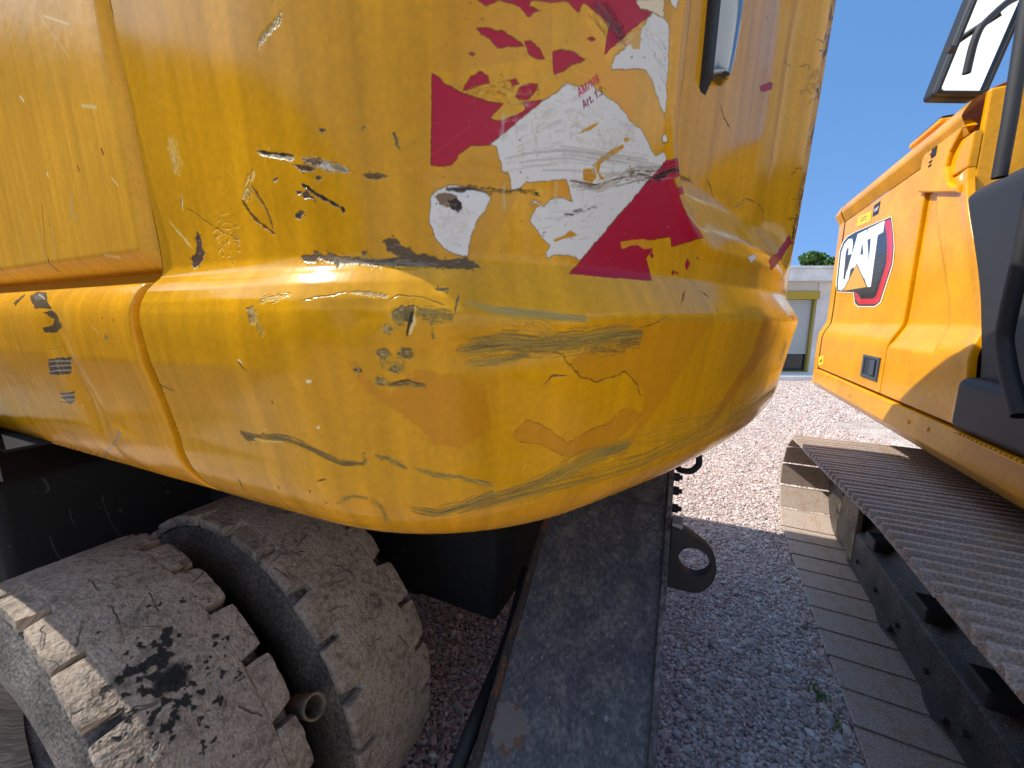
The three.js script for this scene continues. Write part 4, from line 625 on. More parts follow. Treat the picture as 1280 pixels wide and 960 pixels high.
{ // pipe stub between the tyres
  const a = Wf(-0.83, 0.735, 0.505), b = Wf(-0.745, 0.785, 0.497), d = b.clone().sub(a).normalize();
  const pts = [[0.024, 0], [0.027, 0.1], [0.028, 0.104], [0.023, 0.104], [0.0215, 0.1], [0.021, 0.03], [0.0, 0.03]], g = new THREE.LatheGeometry(pts.map(([r, y]) => new THREE.Vector2(r, y)), 20);
  g.applyQuaternion(new THREE.Quaternion().setFromUnitVectors(V(0, 1, 0), d)); g.translate(a.x, a.y, a.z); mesh('pipe_stub', g, mat.dirt, digger);
}
mesh('tool_box', merge([box(Wf, -3.32, -1.96, 0.42, 1.16, 0.33, 0.95, 0.03), box(Wf, -3.2, -2.1, 0.3, 0.44, 0.28, 0.6, 0.01)]), mat.underBlack, digger);
// ---- chassis and rear stabiliser
mesh('chassis', merge([box(Wf, -4.2, -0.62, 0.5, 1.2, 1.18, 2.0, 0.03), box(Wf, -2.2, -0.7, 1.2, 1.33, 1.25, 1.95, 0.02), box(Wf, -5.6, -1.7, 0.25, 1.36, 0.92, 1.2, 0.02)]), mat.underBlack, digger);
{
  const st = new THREE.Group(); st.name = 'stabiliser'; digger.add(st);
  const yT = (t) => 0.54 + (t - 0.706) * 0.7175, steel = std({ map: rep(tint([84, 83, 82], 0.75, 91, 1.3), 1.1), roughness: 0.5, bumpMap: rep(blotch, 1.5), bumpScale: 0.004 });
  const [c, g] = canvas(1024, 1024); { const n = 512, [c3, g3] = canvas(n, n), im = g3.createImageData(n, n); for (let j = 0; j < n; j++) for (let i = 0; i < n; i++) { const x = i / n * 6, y = j / n * 20, a = fbm(x, y, 1.1, 5), b = fbm(x * 7, y * 7, 4.4, 3), w = sstep(-0.2, 0.5, a + b * 0.6), k = (j * n + i) * 4; [[80, 98], [81, 96], [84, 92]].forEach(([p, q], m) => { im.data[k + m] = clamp((p * (1 - w) + q * w) * (1.0 + 0.2 * a + 0.45 * b), 0, 255); }); im.data[k + 3] = 255; } g3.putImageData(im, 0, 0); g.drawImage(c3, 0, 0, 1024, 1024); }
  for (let i = 0; i < 2600; i++) { g.globalAlpha = rr(0.15, 0.6); g.fillStyle = ['#8f9294', '#c8c6c0', '#6d5a48', '#2b2c30', '#1c1d20'][i % 5]; g.beginPath(); g.ellipse(rnd() * 1024, rnd() * 1024, rr(0.6, 3.2), rr(0.8, 5), rnd() * 3, 0, 7); g.fill(); }
  for (let i = 0; i < 90; i++) { g.globalAlpha = rr(0.05, 0.2); g.fillStyle = ['#7b7468', '#2a2c33', '#3c4a5e'][i % 3]; g.beginPath(); g.ellipse(rnd() * 1024, rnd() * 1024, rr(10, 70), rr(10, 60), rnd() * 3, 0, 7); g.fill(); }
  const blob = (x, y, r, col, al) => { g.globalAlpha = al; g.fillStyle = col; g.beginPath(); for (let k = 0; k < 40; k++) { const a = k / 40 * 6.283, q = r * (1 + 0.9 * fbm(Math.cos(a) * 2.6 + x, Math.sin(a) * 2.6 + y, 1.7, 4)); g.lineTo(x + Math.cos(a) * q, y + Math.sin(a) * q * 0.3); } g.fill(); };
  blob(150, 706, 118, '#6d4a30', 0.8); blob(152, 706, 108, '#6b6862', 0.9); blob(60, 560, 16, '#7a4e2c', 0.7); blob(40, 620, 20, '#7a4e2c', 0.6); blob(30, 740, 26, '#7a4e2c', 0.7); blob(780, 900, 18, '#b9bcc0', 0.6); blob(760, 640, 14, '#aeb1b4', 0.5);
  for (let i = 0; i < 60; i++) blob(rr(0, 40), rr(200, 900), rr(3, 12), ['#7a4e2c', '#8f6a45', '#3a3632'][i % 3], 0.6);
  g.globalAlpha = 1;
  const pm = phys({ map: ctex(c), roughness: 0.62, specularIntensity: 0.6, bumpMap: rep(blotch, 2), bumpScale: 0.002 });
  const tA = 0.42, tB = 1.62, sL = -0.42, sR = -0.004;
  const slab = (s0, s1, t0, t1, th, lift, nu = 8, nv = 8) => { const q = []; // a sloping plate with thickness
    const top = grid(nu, nv, (a, b) => { const s = s0 + (s1 - s0) * a, t = t0 + (t1 - t0) * b; return { p: U(s, yT(t) + lift + 0.0015 * fbm(s * 9, t * 9, 3, 2), t), uv: [a, b] }; });
    const bot = grid(1, 1, (a, b) => ({ p: U(s0 + (s1 - s0) * a, yT(t0 + (t1 - t0) * b) + lift - th, t0 + (t1 - t0) * b) }), true);
    const sides = [[s0, s0, t0, t1], [s1, s1, t1, t0], [s1, s0, t0, t0], [s0, s1, t1, t1]].map(([a0, a1, b0, b1]) => grid(1, 1, (a, b) => { const s = a0 + (a1 - a0) * a, t = b0 + (b1 - b0) * a; return { p: U(s, yT(t) + lift - th * (1 - b), t) }; }));
    return merge([top, bot, ...sides]); };
  mesh('top_plate', slab(sL, sR, tA, tB, 0.02, 0, 12, 24), pm, st);
  mesh('cover_plate', slab(-0.33, sR - 0.004, 1.38, tB, 0.008, 0.009), steel, st);
  const side = (s, d, lo, hi, m) => { const pts = [[-tA, yT(tA) + hi], [-tB, yT(tB) + hi], [-tB, yT(tB) - lo], [-tA - 0.3, yT(tA) - lo * 0.5], [-tA, yT(tA) - 0.12]]; const sh = new THREE.Shape(pts.map(([x, y]) => new THREE.Vector2(x, y))), e = new THREE.ExtrudeGeometry(sh, { depth: d - 0.006, bevelSize: 0.003, bevelThickness: 0.003, bevelSegments: 2, bevelOffset: -0.003 }); const p = e.attributes.position; for (let i = 0; i < p.count; i++) { const w = U(s + p.getZ(i) + 0.003, p.getY(i), -p.getX(i)); p.setXYZ(i, w.x, w.y, w.z); } e.computeVertexNormals(); return e; };
  mesh('side_plate', side(-0.004, 0.018, 0.34, 0.022), steel, st); mesh('side_plate', side(-0.42, 0.02, 0.3, -0.004), steel, st);
  const lipPts = []; for (let k = 0; k <= 12; k++) { const t = tA + (tB - tA) * k / 12; lipPts.push(U(-0.415 + 0.002 * Math.sin(k * 2.3), yT(t) + 0.004, t)); }
  mesh('edge_weld', tube(lipPts, 0.013, 80, 8), std({ map: rep(rustTex, 3, 0.4), roughness: 0.8, bumpMap: rep(fine, 8, 1), bumpScale: 0.004 }), st);
  mesh('hose', tube([U(-0.45, 0.42, 0.45), U(-0.47, 0.47, 0.62), U(-0.46, 0.56, 0.8), U(-0.47, 0.6, 1.05), U(-0.5, 0.7, 1.3)], 0.022, 40, 10), mat.black, st);
  // towing lug with its eye
  const lug = new THREE.Shape(); lug.moveTo(0.014, 0.775); lug.lineTo(0.085, 0.775); lug.bezierCurveTo(0.135, 0.775, 0.158, 0.835, 0.158, 0.87); lug.bezierCurveTo(0.158, 0.925, 0.13, 0.955, 0.1, 0.97); lug.lineTo(0.05, 1.0); lug.lineTo(0.014, 1.008);
  const eye = new THREE.Path(); eye.absarc(0.091, 0.89, 0.048, 0, Math.PI * 2, true); lug.holes.push(eye);
  const lg = new THREE.ExtrudeGeometry(lug, { depth: 0.03, bevelSize: 0.004, bevelThickness: 0.004, bevelSegments: 3, bevelOffset: -0.004, curveSegments: 28 }); lg.translate(0, 0, -0.034);
  mesh('towing_lug', warp(lg, U, 0, 0, 1.3), mat.black, st);
  mesh('hook', tube([U(0.0, 1.13, 1.6), U(0.035, 1.105, 1.56), U(0.075, 1.108, 1.56), U(0.098, 1.135, 1.57), U(0.095, 1.17, 1.58)], 0.012, 24, 10), mat.black, st);
  for (const [t, y] of [[1.46, 1.06], [1.4, 1.02], [1.52, 1.09], [1.36, 0.985]]) mesh('bolt', merge([cyl(U(0.012, y, t), U(0.034, y, t), 0.016, 0.016, 6), cyl(U(0.034, y, t), U(0.044, y, t), 0.009, 0.009, 10)]), mat.black, st);
  mesh('pad_plate', box(U, 0.016, 0.05, 0.985, 1.012, 1.3, 1.36, 0.003), std({ color: '#8b8d90', roughness: 0.6 }), st);
}
// ------------------------------------------------------------------ the second machine: a tracked excavator beside it
const BASE2 = M2(1.2, 0, 2.2); BASE2.y = 0;
const crawler = thing('tracked_excavator', 'clean bright yellow tracked excavator with a CAT emblem on its engine door', 'excavator', BASE2);
{
  // ---- side skin: profile (q, y); lower part stands proud of the upper
  const pf = [[1.052, 1.2], [1.05, 1.215], [1.049, 1.3], [1.05, 1.5], [1.053, 1.53], [1.064, 1.565], [1.092, 1.622], [1.104, 1.648], [1.108, 1.68], [1.11, 1.8], [1.11, 2.59]];
  const at = (y) => { if (y <= pf[0][1]) return pf[0][0]; for (let i = 1; i < pf.length; i++) if (y <= pf[i][1]) { const k = (y - pf[i - 1][1]) / (pf[i][1] - pf[i - 1][1]); return pf[i - 1][0] + (pf[i][0] - pf[i - 1][0]) * k; } return 1.11; };
  const hood = [[1.112, 2.6], [1.108, 2.603], [1.076, 2.672], [1.07, 2.69], [1.076, 2.71], [1.1, 2.755], [1.155, 2.79], [1.22, 2.815], [1.5, 2.835], [2.4, 2.84]];
  // panel: a from front edge fa(y) to rear edge ra(y); edges turned in
  const panel = (fa, ra, y0, y1, relief = () => 0, na = 60) => {
    const ys = [y0, y0 + 0.001, y0 + 0.004]; for (let y = y0 + 0.012; y < y1 - 0.012; y += 0.014) ys.push(y); ys.push(y1 - 0.004, y1 - 0.001, y1);
    const e = [[0, 0.03], [0.0, 0.008], [0.002, 0.002], [0.005, 0]], as = [...e.map(([d, i]) => [0, d, i])]; for (let k = 1; k < na; k++) as.push([k / na, 0, 0]); as.push(...e.slice().reverse().map(([d, i]) => [1, -d, i]));
    return grid(as.length - 1, ys.length - 1, (x, b, i, j) => { const y = ys[j], [k, d, inn] = as[i], a0 = fa(y), a1 = ra(y), a = a0 + (a1 - a0) * k + d, iy = j === 0 || j === ys.length - 1 ? 0.02 : j === 1 || j === ys.length - 2 ? 0.005 : 0; return { p: M2(a, y, at(y) + Math.max(inn, iy) + relief(a, y)), uv: [a, y] }; });
  };
  const seam = 4.83;
  mesh('engine_door', panel(() => 3.285, () => seam, 1.205, 2.596), mat.newYellow, crawler);
  const fe = (y) => 2.36 + 0.06 * sstep(1.3, 1.7, y) + 0.42 * sstep(1.5, 2.5, y);
  const rel = (a, y) => { const d = Math.min(a - (fe(y) + 0.3), 3.4 - a, y - 1.5, 2.7 - y); return 0.018 * sstep(0, 0.06, d) - 0.012 * sstep(0.12, 0.0, a - fe(y)); };
  mesh('side_panel', panel(fe, () => 3.272, 1.205, 2.42, rel), mat.newYellow, crawler);
  mesh('hood_side_panel', panel((y) => 2.86, () => 3.272, 2.43, 2.596), mat.newYellow, crawler);
  // hood shoulder
  const hd = (a0, a1) => grid(30, hood.length - 1, (x, b, i, j) => { const a = a0 + (a1 - a0) * x; return { p: M2(a, hood[j][1], hood[j][0]), uv: [a, hood[j][0] + hood[j][1]] }; });
  mesh('hood', hd(2.9, seam), mat.newYellow, crawler);
  mesh('hood_front', merge([box(M2, 2.86, 2.9, 2.0, 2.78, 1.14, 2.6, 0.012), box(M2, 2.9, 4.8, 1.3, 2.6, 1.16, 2.6, 0.01)]), mat.newYellow, crawler);
  // counterweight: the same section swept round the rear corner
  const sec = [...pf.map(([q, y]) => [q - 1.05, y]), ...hood.slice(1, 8).map(([q, y]) => [q - 1.05, y])]; sec.unshift([0.004, 1.02], [0.0, 1.04]); sec[0] = [0.03, 1.0];
  mesh('counterweight', grid(40, sec.length - 1, (x, b, i, j) => {
    const [o, y] = sec[j], Rc = 0.42, L0 = 0.12, L1 = Rc * 1.35, d = x * (L0 + L1 + 1.6); let a, q, na, nq;
    if (d < L0) { a = seam + 0.03 + d; q = 0; na = 0; nq = 1; } else if (d < L0 + L1) { const t = (d - L0) / Rc; a = seam + 0.03 + L0 + Rc * Math.sin(t); q = Rc * (1 - Math.cos(t)); na = -Math.sin(t); nq = Math.cos(t); } else { const t = 1.35, e = d - L0 - L1; a = seam + 0.03 + L0 + Rc * Math.sin(t) + e * Math.cos(t); q = Rc * (1 - Math.cos(t)) + e * Math.sin(t); na = -Math.sin(t); nq = Math.cos(t); }
    return { p: M2(a + na * o, y, 1.05 + q + nq * o), uv: [d, y] };
  }), mat.newYellow, crawler);
  mesh('counterweight_core', box(M2, 4.86, 5.3, 1.05, 2.7, 1.3, 3.0, 0.02), mat.newYellow, crawler);
  // lower rail
  const rp = [[1.2, 1.0], [1.1, 1.0], [1.075, 1.006], [1.048, 1.05], [1.042, 1.06], [1.042, 1.178], [1.046, 1.186], [1.056, 1.19], [1.2, 1.19]];
  mesh('side_rail', grid(60, rp.length - 1, (x, b, i, j) => { const a = -0.6 + (seam + 0.006 + 0.6) * x; return { p: M2(a, rp[j][1], rp[j][0]), uv: [a, rp[j][0] + rp[j][1]] }; }), mat.newYellow, crawler);
  mesh('upper_frame', box(M2, -0.6, 4.7, 1.02, 1.185, 1.12, 3.3, 0.01), mat.blackSteel, crawler);
  for (const [px, py] of [[1062, 493], [1036, 470], [1136, 527], [1160, 536]]) { const [a, y] = onQ(px, py, 1.042), g = new THREE.SphereGeometry(0.014, 12, 6); g.scale(1, 1, 0.5); mesh('bolt', warp(g, M2, a, y, 1.042), mat.newYellow, crawler); }
  // step with anti-slip teeth
  mesh('step_plate', box(M2, 1.2, 2.3, 1.192, 1.2, 0.99, 1.3, 0.002), mat.newYellow, crawler);
  for (let k = 0; k < 26; k++) mesh('grip_tooth', box(M2, 1.55 + k * 0.028, 1.565 + k * 0.028, 1.2, 1.207, 0.995, 1.02, 0.002, 1), mat.newYellow, crawler);
  // emblem on the door: flat print
  const Q = 1.1085, out = [150, 465, 143, 430, 158, 300, 172, 262, 190, 240, 222, 222, 368, 160, 376, 230, 380, 285, 374, 355, 325, 508, 300, 525, 232, 525, 218, 510, 213, 468], pts = []; for (let i = 0; i < out.length; i += 2) pts.push(onQ(1000 + out[i] * 0.3125, 220 + out[i + 1] * 0.3125, Q));
  const aM = Math.max(...pts.map((p) => p[0])) + 0.01, aN = Math.min(...pts.map((p) => p[0])) - 0.01, yM = Math.max(...pts.map((p) => p[1])) + 0.01, yN = Math.min(...pts.map((p) => p[1])) - 0.01;
  const [lc, lx] = canvas(1024, Math.round(1024 * (yM - yN) / (aM - aN))), LH = lc.height;
  const zl = (l) => { const o = []; for (let i = 0; i < l.length; i += 2) { const [a, y] = onQ(1000 + l[i] * 0.3125, 220 + l[i + 1] * 0.3125, Q); o.push([(aM - a) / (aM - aN) * 1024, (yM - y) / (yM - yN) * LH]); } return o; };
  const fillp = (l, c) => { lx.fillStyle = c; trace(lx, zl(l)); lx.fill(); };
  lx.fillStyle = '#f0e6c0'; lx.fillRect(0, 0, 1024, LH);
  fillp([150, 462, 147, 430, 161, 300, 175, 264, 192, 243, 222, 225, 365, 164, 373, 230, 376, 285, 370, 353, 321, 503, 299, 520, 234, 520, 221, 508, 216, 465], '#16161a');
  lx.save(); trace(lx, zl([225, 228, 345, 178, 352, 300, 338, 350, 296, 462, 225, 462])); lx.clip(); lx.strokeStyle = '#43474e'; lx.lineWidth = 3; const hs = 17; for (let yy = 0; yy < LH + hs; yy += hs * 1.5) for (let xx = 0, o = 0; xx < 1040; xx += hs * 1.732, o++) { const oy = yy, ox = xx + ((yy / (hs * 1.5)) % 2) * hs * 0.866; lx.beginPath(); for (let k = 0; k <= 6; k++) { const a = rad(60 * k + 30); lx.lineTo(ox + hs * 0.92 * Math.cos(a), oy + hs * 0.92 * Math.sin(a)); } lx.stroke(); } lx.restore();
  fillp([338, 182, 362, 172, 370, 232, 372, 285, 366, 350, 318, 500, 298, 514, 236, 514, 222, 490, 220, 462, 230, 470, 245, 492, 294, 490, 306, 478, 345, 352, 350, 290, 347, 232], '#c91428'); fillp([362, 172, 370, 232, 372, 285, 366, 350, 318, 500, 298, 514, 300, 500, 312, 488, 356, 350, 361, 288, 358, 232], '#e0283c');
  const WH = '#f4f8fa';
  fillp([152, 430, 166, 305, 178, 272, 195, 252, 210, 250, 213, 268, 208, 312, 192, 316, 196, 290, 190, 288, 184, 305, 174, 412, 180, 415, 187, 380, 203, 372, 196, 412, 184, 440, 166, 458, 154, 456], WH);
  fillp([166, 460, 232, 232, 268, 216, 256, 420, 230, 352, 204, 372], WH); fillp([232, 232, 268, 214, 282, 440, 270, 446, 250, 380, 246, 340, 240, 340, 232, 372, 216, 372], WH); fillp([242, 316, 250, 262, 254, 312], '#16161a');
  fillp([272, 212, 340, 178, 334, 224, 312, 236, 284, 444, 268, 440, 284, 250, 268, 256], WH);
  fillp([170, 460, 228, 350, 272, 444], '#dba23a'); lx.strokeStyle = '#16161a'; lx.lineWidth = 7; trace(lx, zl([172, 462, 228, 352, 270, 446])); lx.stroke();
  {
    const s = new THREE.Shape(pts.map(([a, y]) => new THREE.Vector2(a, y))), g = new THREE.ShapeGeometry(s), p = g.attributes.position, uv = []; for (let i = 0; i < p.count; i++) { const a = p.getX(i), y = p.getY(i), w = M2(a, y, Q - 0.0015); uv.push((aM - a) / (aM - aN), (y - yN) / (yM - yN)); p.setXYZ(i, w.x, w.y, w.z); } g.setAttribute('uv', new THREE.Float32BufferAttribute(uv, 2)); g.computeVertexNormals();
    mesh('emblem', g, phys({ map: ctex(lc), roughness: 0.35, clearcoat: 0.4, side: THREE.DoubleSide }), crawler);
  }
  const label = (name, c, z, q) => { const k = z.map(([x, y]) => onQ(x, y, q)), g = grid(1, 1, (a, b, i, j) => { const [aa, y] = k[j * 2 + i]; return { p: M2(aa, y, q - 0.002) }; }); mesh(name, g, phys({ map: ctex(c), roughness: 0.4, side: THREE.DoubleSide }), crawler); };
  { const [c, g] = canvas(256, 128); g.fillStyle = '#f2c216'; g.fillRect(0, 0, 256, 128); g.fillStyle = '#3a3420'; for (const [x, y, w] of [[70, 36, 44], [122, 36, 50], [64, 66, 60], [132, 66, 36]]) g.fillRect(x, y, w, 12); label('dealer_label', c, [[1071, 284], [1089, 276], [1073, 271], [1090, 263]], 1.11); }
  { const [c, g] = canvas(128, 128); g.fillStyle = '#1b1c20'; g.fillRect(0, 0, 128, 128); g.fillStyle = '#f2f2f2'; g.font = 'bold 52px sans-serif'; g.fillText('CAT', 14, 80); label('small_emblem', c, [[1091, 271], [1098, 267], [1093, 257], [1101, 251]], 1.11); }
  { const [c, g] = canvas(128, 128); g.fillStyle = '#ffd21e'; g.fillRect(0, 0, 128, 128); g.fillStyle = '#33301c'; g.beginPath(); g.moveTo(64, 22); g.lineTo(104, 92); g.lineTo(24, 92); g.fill(); g.fillStyle = '#ffd21e'; g.fillRect(60, 44, 8, 28); g.fillRect(60, 78, 8, 8); label('warning_label', c, [[1023, 457], [1029, 455], [1024, 446], [1030, 444]], 1.05); }
  // latch
  { const [a0, y1] = onQ(1081, 443, 1.05), [a1, y0] = onQ(1097, 477, 1.05), L = new THREE.Group(); L.name = 'door_latch'; crawler.add(L); const lm = std({ color: '#3c444e', roughness: 0.5 });
    const sh = [[a1, y0], [a0, y0], [a0, y1], [a1, y1]], hole = new THREE.Path([[a1 + 0.035, y0 + 0.02], [a1 + 0.035, y1 - 0.02], [a0 - 0.035, y1 - 0.02], [a0 - 0.035, y0 + 0.02]].map(([x, y]) => new THREE.Vector2(x, y)));
    mesh('latch_frame', plate(M2, sh, 1.04, 0.02, 0.004, [hole]), lm, L); mesh('latch_back', box(M2, a1 + 0.02, a0 - 0.02, y0 + 0.01, y1 - 0.01, 1.047, 1.0485, 0.0005, 1), std({ color: '#262b33', roughness: 0.5 }), L); mesh('latch_handle', box(M2, a1 + 0.06, a1 + 0.14, y0 + 0.03, y1 - 0.025, 1.036, 1.047, 0.004), lm, L); }
  // pillar in front of the hood with an opening, vents, and a small hood box
  { const zv = zf(1120, 0, 0.25), qP = 1.108, o = zv([128, 962, 134, 880, 150, 800, 176, 740, 230, 680, 300, 625, 345, 600, 376, 626, 355, 642, 322, 700, 292, 756, 272, 830, 280, 908, 300, 930, 338, 922, 332, 962]).map(([x, y]) => onQ(x, y, qP));
    mesh('hood_pillar', plate(M2, o, qP - 0.02, 0.05, 0.012), mat.newYellow, crawler);
    for (const [x, y] of [[1179, 163], [1176, 167], [1173, 171], [1171, 175], [1166.5, 187], [1164.5, 192], [1163, 202], [1162, 207]]) { const [a, yy] = onQ(x, y, 1.086); mesh('vent_slot', box(M2, a - 0.016, a + 0.016, yy - 0.005, yy + 0.005, 1.084, 1.09, 0.002, 1), mat.black, crawler); }
    mesh('vent_grille', box(M2, ...(() => { const [a, y] = onQ(1167.5, 190, 1.086); return [a - 0.025, a + 0.025, y - 0.025, y + 0.025]; })(), 1.083, 1.09, 0.003, 1), mat.black, crawler);
    const [ba, by] = onQ(1147, 172, 1.2), [bc, bd] = onQ(1176, 153, 1.2); mesh('hood_box', box(M2, bc - 0.02, ba, by, bd - 0.03, 1.19, 1.34, 0.012), mat.plastic, crawler); mesh('hood_box_lid', box(M2, bc - 0.06, ba + 0.03, bd - 0.03, bd + 0.005, 1.17, 1.37, 0.012), mat.newYellow, crawler); }
  // black cover, step box
  mesh('black_cover', grid(40, 30, (x, b) => { const y = 1.26 + b * 1.03, a1 = fe(y) - 0.01, a = 0.5 + (a1 - 0.5) * x, r = sstep(0.03, 0, a1 - a) * 0.02 + sstep(2.27, 2.29, y) * 0.03; return { p: M2(a, y, 1.056 + 0.02 * sstep(1.5, 2.2, y) + r), uv: [a, y] }; }), mat.plastic, crawler);
  mesh('cover_core', box(M2, 0.4, 2.66, 1.2, 2.27, 1.11, 2.4, 0.02), mat.plastic, crawler); mesh('cover_core_front', box(M2, 0.4, 2.3, 1.2, 1.7, 1.09, 1.2, 0.02), mat.plastic, crawler);
  mesh('step_box', box(M2, 0.5, 2.36, 1.205, 1.44, 1.0, 1.12, 0.04, 4), mat.plastic, crawler);
  const rail = [[1290, 250], [1277, 320], [1262, 385], [1255, 425], [1262, 470], [1276, 520]].map(([x, y]) => { const [a, yy] = onQ(x, y, 0.97); return M2(a, yy, 0.97); });
  mesh('hand_rail', tube(rail, 0.024, 40, 12), mat.black, crawler);
  const mast = [[1249, 222], [1262, 150], [1276, 60], [1290, -30]].map(([x, y]) => { const [a, yy] = onQ(x, y, 0.98); return M2(a, yy, 0.98); });
  mesh('mirror_mast', tube(mast, 0.022, 24, 12), mat.black, crawler);
  // mirror: a housing with a glass in its mouth, on a bracket
  { const m = new THREE.Group(); m.name = 'mirror'; crawler.add(m); const at = (x, y, k) => { const r = ray(x, y); return V(r.x * k, H + r.y * k, r.z * k); };
    const K = 2.1, C = at(1250, 2, K), cu = V(0, Math.cos(PITCH), -Math.sin(PITCH)), cb = V(0, Math.sin(PITCH), Math.cos(PITCH)), up = V(0.13, 0.95, 0.15).normalize();
    const nrm = cb.clone().multiplyScalar(Math.cos(0.3)).add(V(-Math.sin(0.3), 0, 0)); const rt = up.clone().cross(nrm).normalize(); nrm.copy(rt.clone().cross(up));
    const hw = 0.118, hh = 0.43;
    const rr2 = (w, h, r) => { const s = new THREE.Shape(); s.moveTo(-w + r, -h); s.lineTo(w - r, -h); s.quadraticCurveTo(w, -h, w, -h + r); s.lineTo(w, h - r); s.quadraticCurveTo(w, h, w - r, h); s.lineTo(-w + r, h); s.quadraticCurveTo(-w, h, -w, h - r); s.lineTo(-w, -h + r); s.quadraticCurveTo(-w, -h, -w + r, -h); return s; };
    const place = (g, d) => { const p = g.attributes.position; for (let i = 0; i < p.count; i++) { const w = C.clone().addScaledVector(rt, p.getX(i)).addScaledVector(up, p.getY(i)).addScaledVector(nrm, p.getZ(i) + d); p.setXYZ(i, w.x, w.y, w.z); } g.computeVertexNormals(); return g; };
    const fr = rr2(hw, hh, 0.03); fr.holes.push(new THREE.Path(rr2(hw - 0.018, hh - 0.018, 0.02).getPoints(6)));
    mesh('housing', merge([place(new THREE.ExtrudeGeometry(fr, { depth: 0.03, bevelSize: 0.006, bevelThickness: 0.006, bevelSegments: 2, bevelOffset: -0.006 }), -0.03), place(new THREE.ExtrudeGeometry(rr2(hw, hh, 0.03), { depth: 0.06, bevelSize: 0.03, bevelThickness: 0.03, bevelSegments: 4, bevelOffset: -0.03 }), -0.125)]), mat.plastic, m);
    mesh('glass', place(new THREE.ShapeGeometry(rr2(hw - 0.017, hh - 0.017, 0.02)), -0.024), mat.mirror, m);
    mesh('bracket', tube([at(1208, 92, K - 0.06), at(1216, 58, K - 0.09), at(1226, 34, K - 0.11), at(1258, 4, K - 0.1), at(1285, -10, K - 0.08)], 0.017, 30, 10), mat.black, m);
    mesh('adjuster_knob', cyl(at(1184, 62, K + 0.05), at(1192, 62, K + 0.05), 0.02, 0.018, 10), mat.black, m); }
  // ---- track
  const tr = new THREE.Group(); tr.name = 'track'; crawler.add(tr);
  const q0 = 0.67, q1 = 1.42, pitch = 0.19;
  // centre line of the plates: bottom run, rear idler, top run rising to the sprocket
  const rI = 0.375, cI = [3.44, 0.4], line = []; const topY = (a) => 0.868 - 0.085 * sstep(1.7, 3.5, a);
  for (let a = -1.6; a < 3.1; a += 0.02) line.push([a, 0.02]);
  for (let k = 0; k <= 60; k++) { const a = -Math.PI / 2 + 0.0 + Math.PI * k / 60; line.push([cI[0] + rI * Math.cos(a), cI[1] + rI * Math.sin(a) * (a < 0 ? 0.97 : 1)]); }
  for (let a = 3.42; a > -1.6; a -= 0.02) line.push([a, topY(a)]);
  const cum = [0]; for (let i = 1; i < line.length; i++) cum.push(cum[i - 1] + Math.hypot(line[i][0] - line[i - 1][0], line[i][1] - line[i - 1][1]));
  const along = (d) => { let i = 1; while (i < cum.length - 1 && cum[i] < d) i++; const k = (d - cum[i - 1]) / (cum[i] - cum[i - 1]); return [line[i - 1][0] + (line[i][0] - line[i - 1][0]) * k, line[i - 1][1] + (line[i][1] - line[i - 1][1]) * k]; };
  // plate section: along the run, outwards; three ribs and a lapping lip
  const hp = pitch / 2, sct = [[-hp + 0.008, -0.006], [hp - 0.012, -0.006], [hp - 0.007, -0.009], [hp - 0.003, -0.006], [hp - 0.004, 0.004], [hp - 0.014, 0.006], [hp - 0.02, 0.036], [hp - 0.033, 0.038], [hp - 0.044, 0.007], [0.018, 0.005], [0.01, 0.033], [-0.005, 0.034], [-0.017, 0.006], [-hp + 0.052, 0.005], [-hp + 0.042, 0.034], [-hp + 0.027, 0.036], [-hp + 0.016, 0.007], [-hp + 0.008, 0.005]];
  const plateGeo = (v) => { const s = new THREE.Shape(sct.map(([x, y]) => new THREE.Vector2(x + 0.001 * Math.sin(v * 3 + x * 50), y))), g = new THREE.ExtrudeGeometry(s, { depth: q1 - q0 - 0.01, steps: 5, bevelSize: 0.003, bevelThickness: 0.005, bevelSegments: 1, bevelOffset: -0.003 }); g.translate(0, 0, -(q1 - q0 - 0.01) / 2);
    const p = g.attributes.position; for (let i = 0; i < p.count; i++) if (p.getY(i) > 0.015) p.setY(i, p.getY(i) - 0.004 * (0.5 + N3(p.getZ(i) * 9, v * 3, p.getX(i) * 20))); g.computeVertexNormals(); return g; };
  const geos = [0, 1, 2].map(plateGeo), mats = [0, 1].map((k) => std({ map: rep(noiseTex(512, (x, y, n) => { const a = n(6, 140 + k), b = n(60, 142 + k, 3), m = sstep(0.02, 0.3, a); return [172 * (1 - m) + 168 * m, 156 * (1 - m) + 146 * m, 143 * (1 - m) + 126 * m].map((c) => c * (1 + b * 0.45)); }), 2.2), roughness: 0.6, metalness: 0.15, bumpMap: rep(fine, 3), bumpScale: 0.002 }));
  const X = new THREE.Matrix4(), ex = M2(1, 0, 0), ez = M2(0, 0, -1); let n = 0;
  for (let d = 0.1; d < cum[cum.length - 1] - 0.1; d += pitch, n++) {
    const p = along(d - 0.01), q = along(d + 0.01), c = along(d), tx = q[0] - p[0], ty = q[1] - p[1], l = Math.hypot(tx, ty);
    const T = ex.clone().multiplyScalar(tx / l).add(V(0, ty / l, 0)), Nn = ex.clone().multiplyScalar(ty / l).add(V(0, -tx / l, 0));   // outwards: right of the running direction
    const m = mesh('track_shoe', geos[n % 3], mats[n % 2], tr), at0 = M2(c[0], c[1], (q0 + q1) / 2 + rr(-0.003, 0.003)); const Z = T.clone().cross(Nn);
    X.makeBasis(T, Nn, Z); m.quaternion.setFromRotationMatrix(X); m.position.copy(at0).sub(BASE2);
  }
  // chain, rollers and frame
  const fm = std({ map: rep(tint([62, 56, 50], 0.9, 151, 1.2), 1.3), roughness: 0.6, bumpMap: rep(fine, 2), bumpScale: 0.002 });
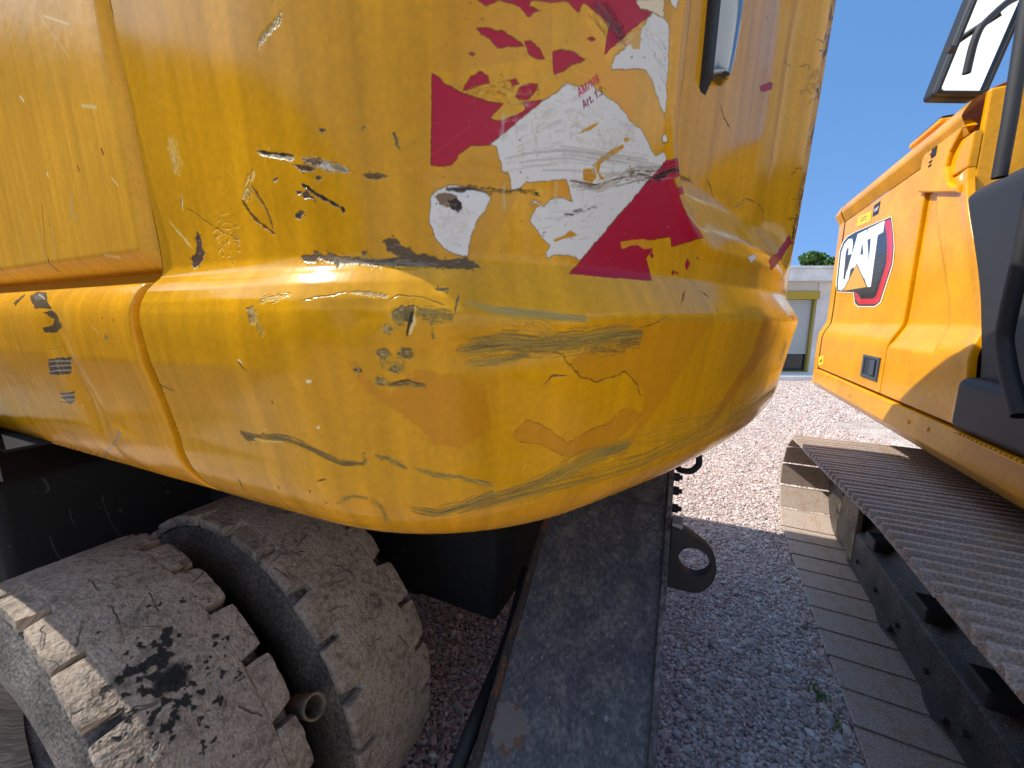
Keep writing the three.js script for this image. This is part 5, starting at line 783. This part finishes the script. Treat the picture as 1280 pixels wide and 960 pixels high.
  const fp = [[0.965, 0.14], [0.955, 0.15], [0.955, 0.33], [0.965, 0.345], [1.0, 0.36], [1.03, 0.4], [1.12, 0.6], [1.16, 0.66], [1.3, 0.67], [1.34, 0.14]];
  mesh('track_frame', grid(70, fp.length - 1, (x, b, i, j) => { const a = -1.4 + 4.5 * x; return { p: M2(a, fp[j][1] + 0.002 * N3(a * 5, j, 1), fp[j][0]), uv: [a, fp[j][0] + fp[j][1]] }; }), fm, tr);
  mesh('idler_guard', merge([plate(M2, [[3.08, 0.14], [3.3, 0.2], [3.34, 0.42], [3.16, 0.6], [3.0, 0.62], [3.0, 0.14]], 0.95, 0.03, 0.006), box(M2, 3.29, 3.345, 0.2, 0.44, 0.95, 1.2, 0.01)]), mat.dirt, tr);
  mesh('idler_wheel', merge([cyl(M2(3.44, 0.4, 0.99), M2(3.44, 0.4, 1.1), 0.33, 0.33, 40), cyl(M2(3.44, 0.4, 0.96), M2(3.44, 0.4, 1.14), 0.12, 0.12, 24)]), fm, tr);
  for (let k = 0; k < 8; k++) { const a = -1.1 + k * 0.52; mesh('roller', merge([cyl(M2(a, 0.14, 0.98), M2(a, 0.14, 1.3), 0.085, 0.085, 20), cyl(M2(a, 0.14, 0.965), M2(a, 0.14, 1.0), 0.1, 0.1, 20)]), fm, tr); }
  for (const a of [-0.6, 0.95, 2.3]) mesh('carrier_roller', cyl(M2(a, 0.75, 1.0), M2(a, 0.75, 1.28), 0.07, 0.07, 20), fm, tr);
  for (const [a, w] of [[2.78, 0.14], [2.2, 0.14], [1.78, 0.14], [1.3, 0.14], [0.8, 0.14]]) mesh('frame_bracket', box(M2, a - w / 2, a + w / 2, 0.37, 0.44, 0.95, 1.06, 0.012), mat.black, tr);
  for (let k = 0; k < 7; k++) mesh('frame_bolt', cyl(M2(2.9 - k * 0.28, 0.2, 0.958), M2(2.9 - k * 0.28, 0.2, 0.94), 0.014, 0.014, 6), fm, tr);
  mesh('chain_rail', merge([box(M2, -1.5, 3.2, 0.035, 0.1, 0.99, 1.03, 0.01), box(M2, -1.5, 3.2, 0.035, 0.1, 1.07, 1.11, 0.01)]), fm, tr);
  const chain = []; for (let k = 0; k < 80; k++) { const d = cum[cum.length - 1] * 0.55 + k * 0.06; if (d > cum[cum.length - 1] - 0.1) break; const [a, y] = along(d); chain.push(M2(a, y - 0.06, 1.05)); } mesh('upper_chain', tube(chain, 0.04, 90, 6), fm, tr);
  mesh('lower_body', box(M2, -0.8, 2.6, 0.4, 1.0, 1.35, 3.3, 0.05), fm, crawler);
  const tr2 = tr; // the far track is hidden behind this one
}
renderer.render(scene, camera);
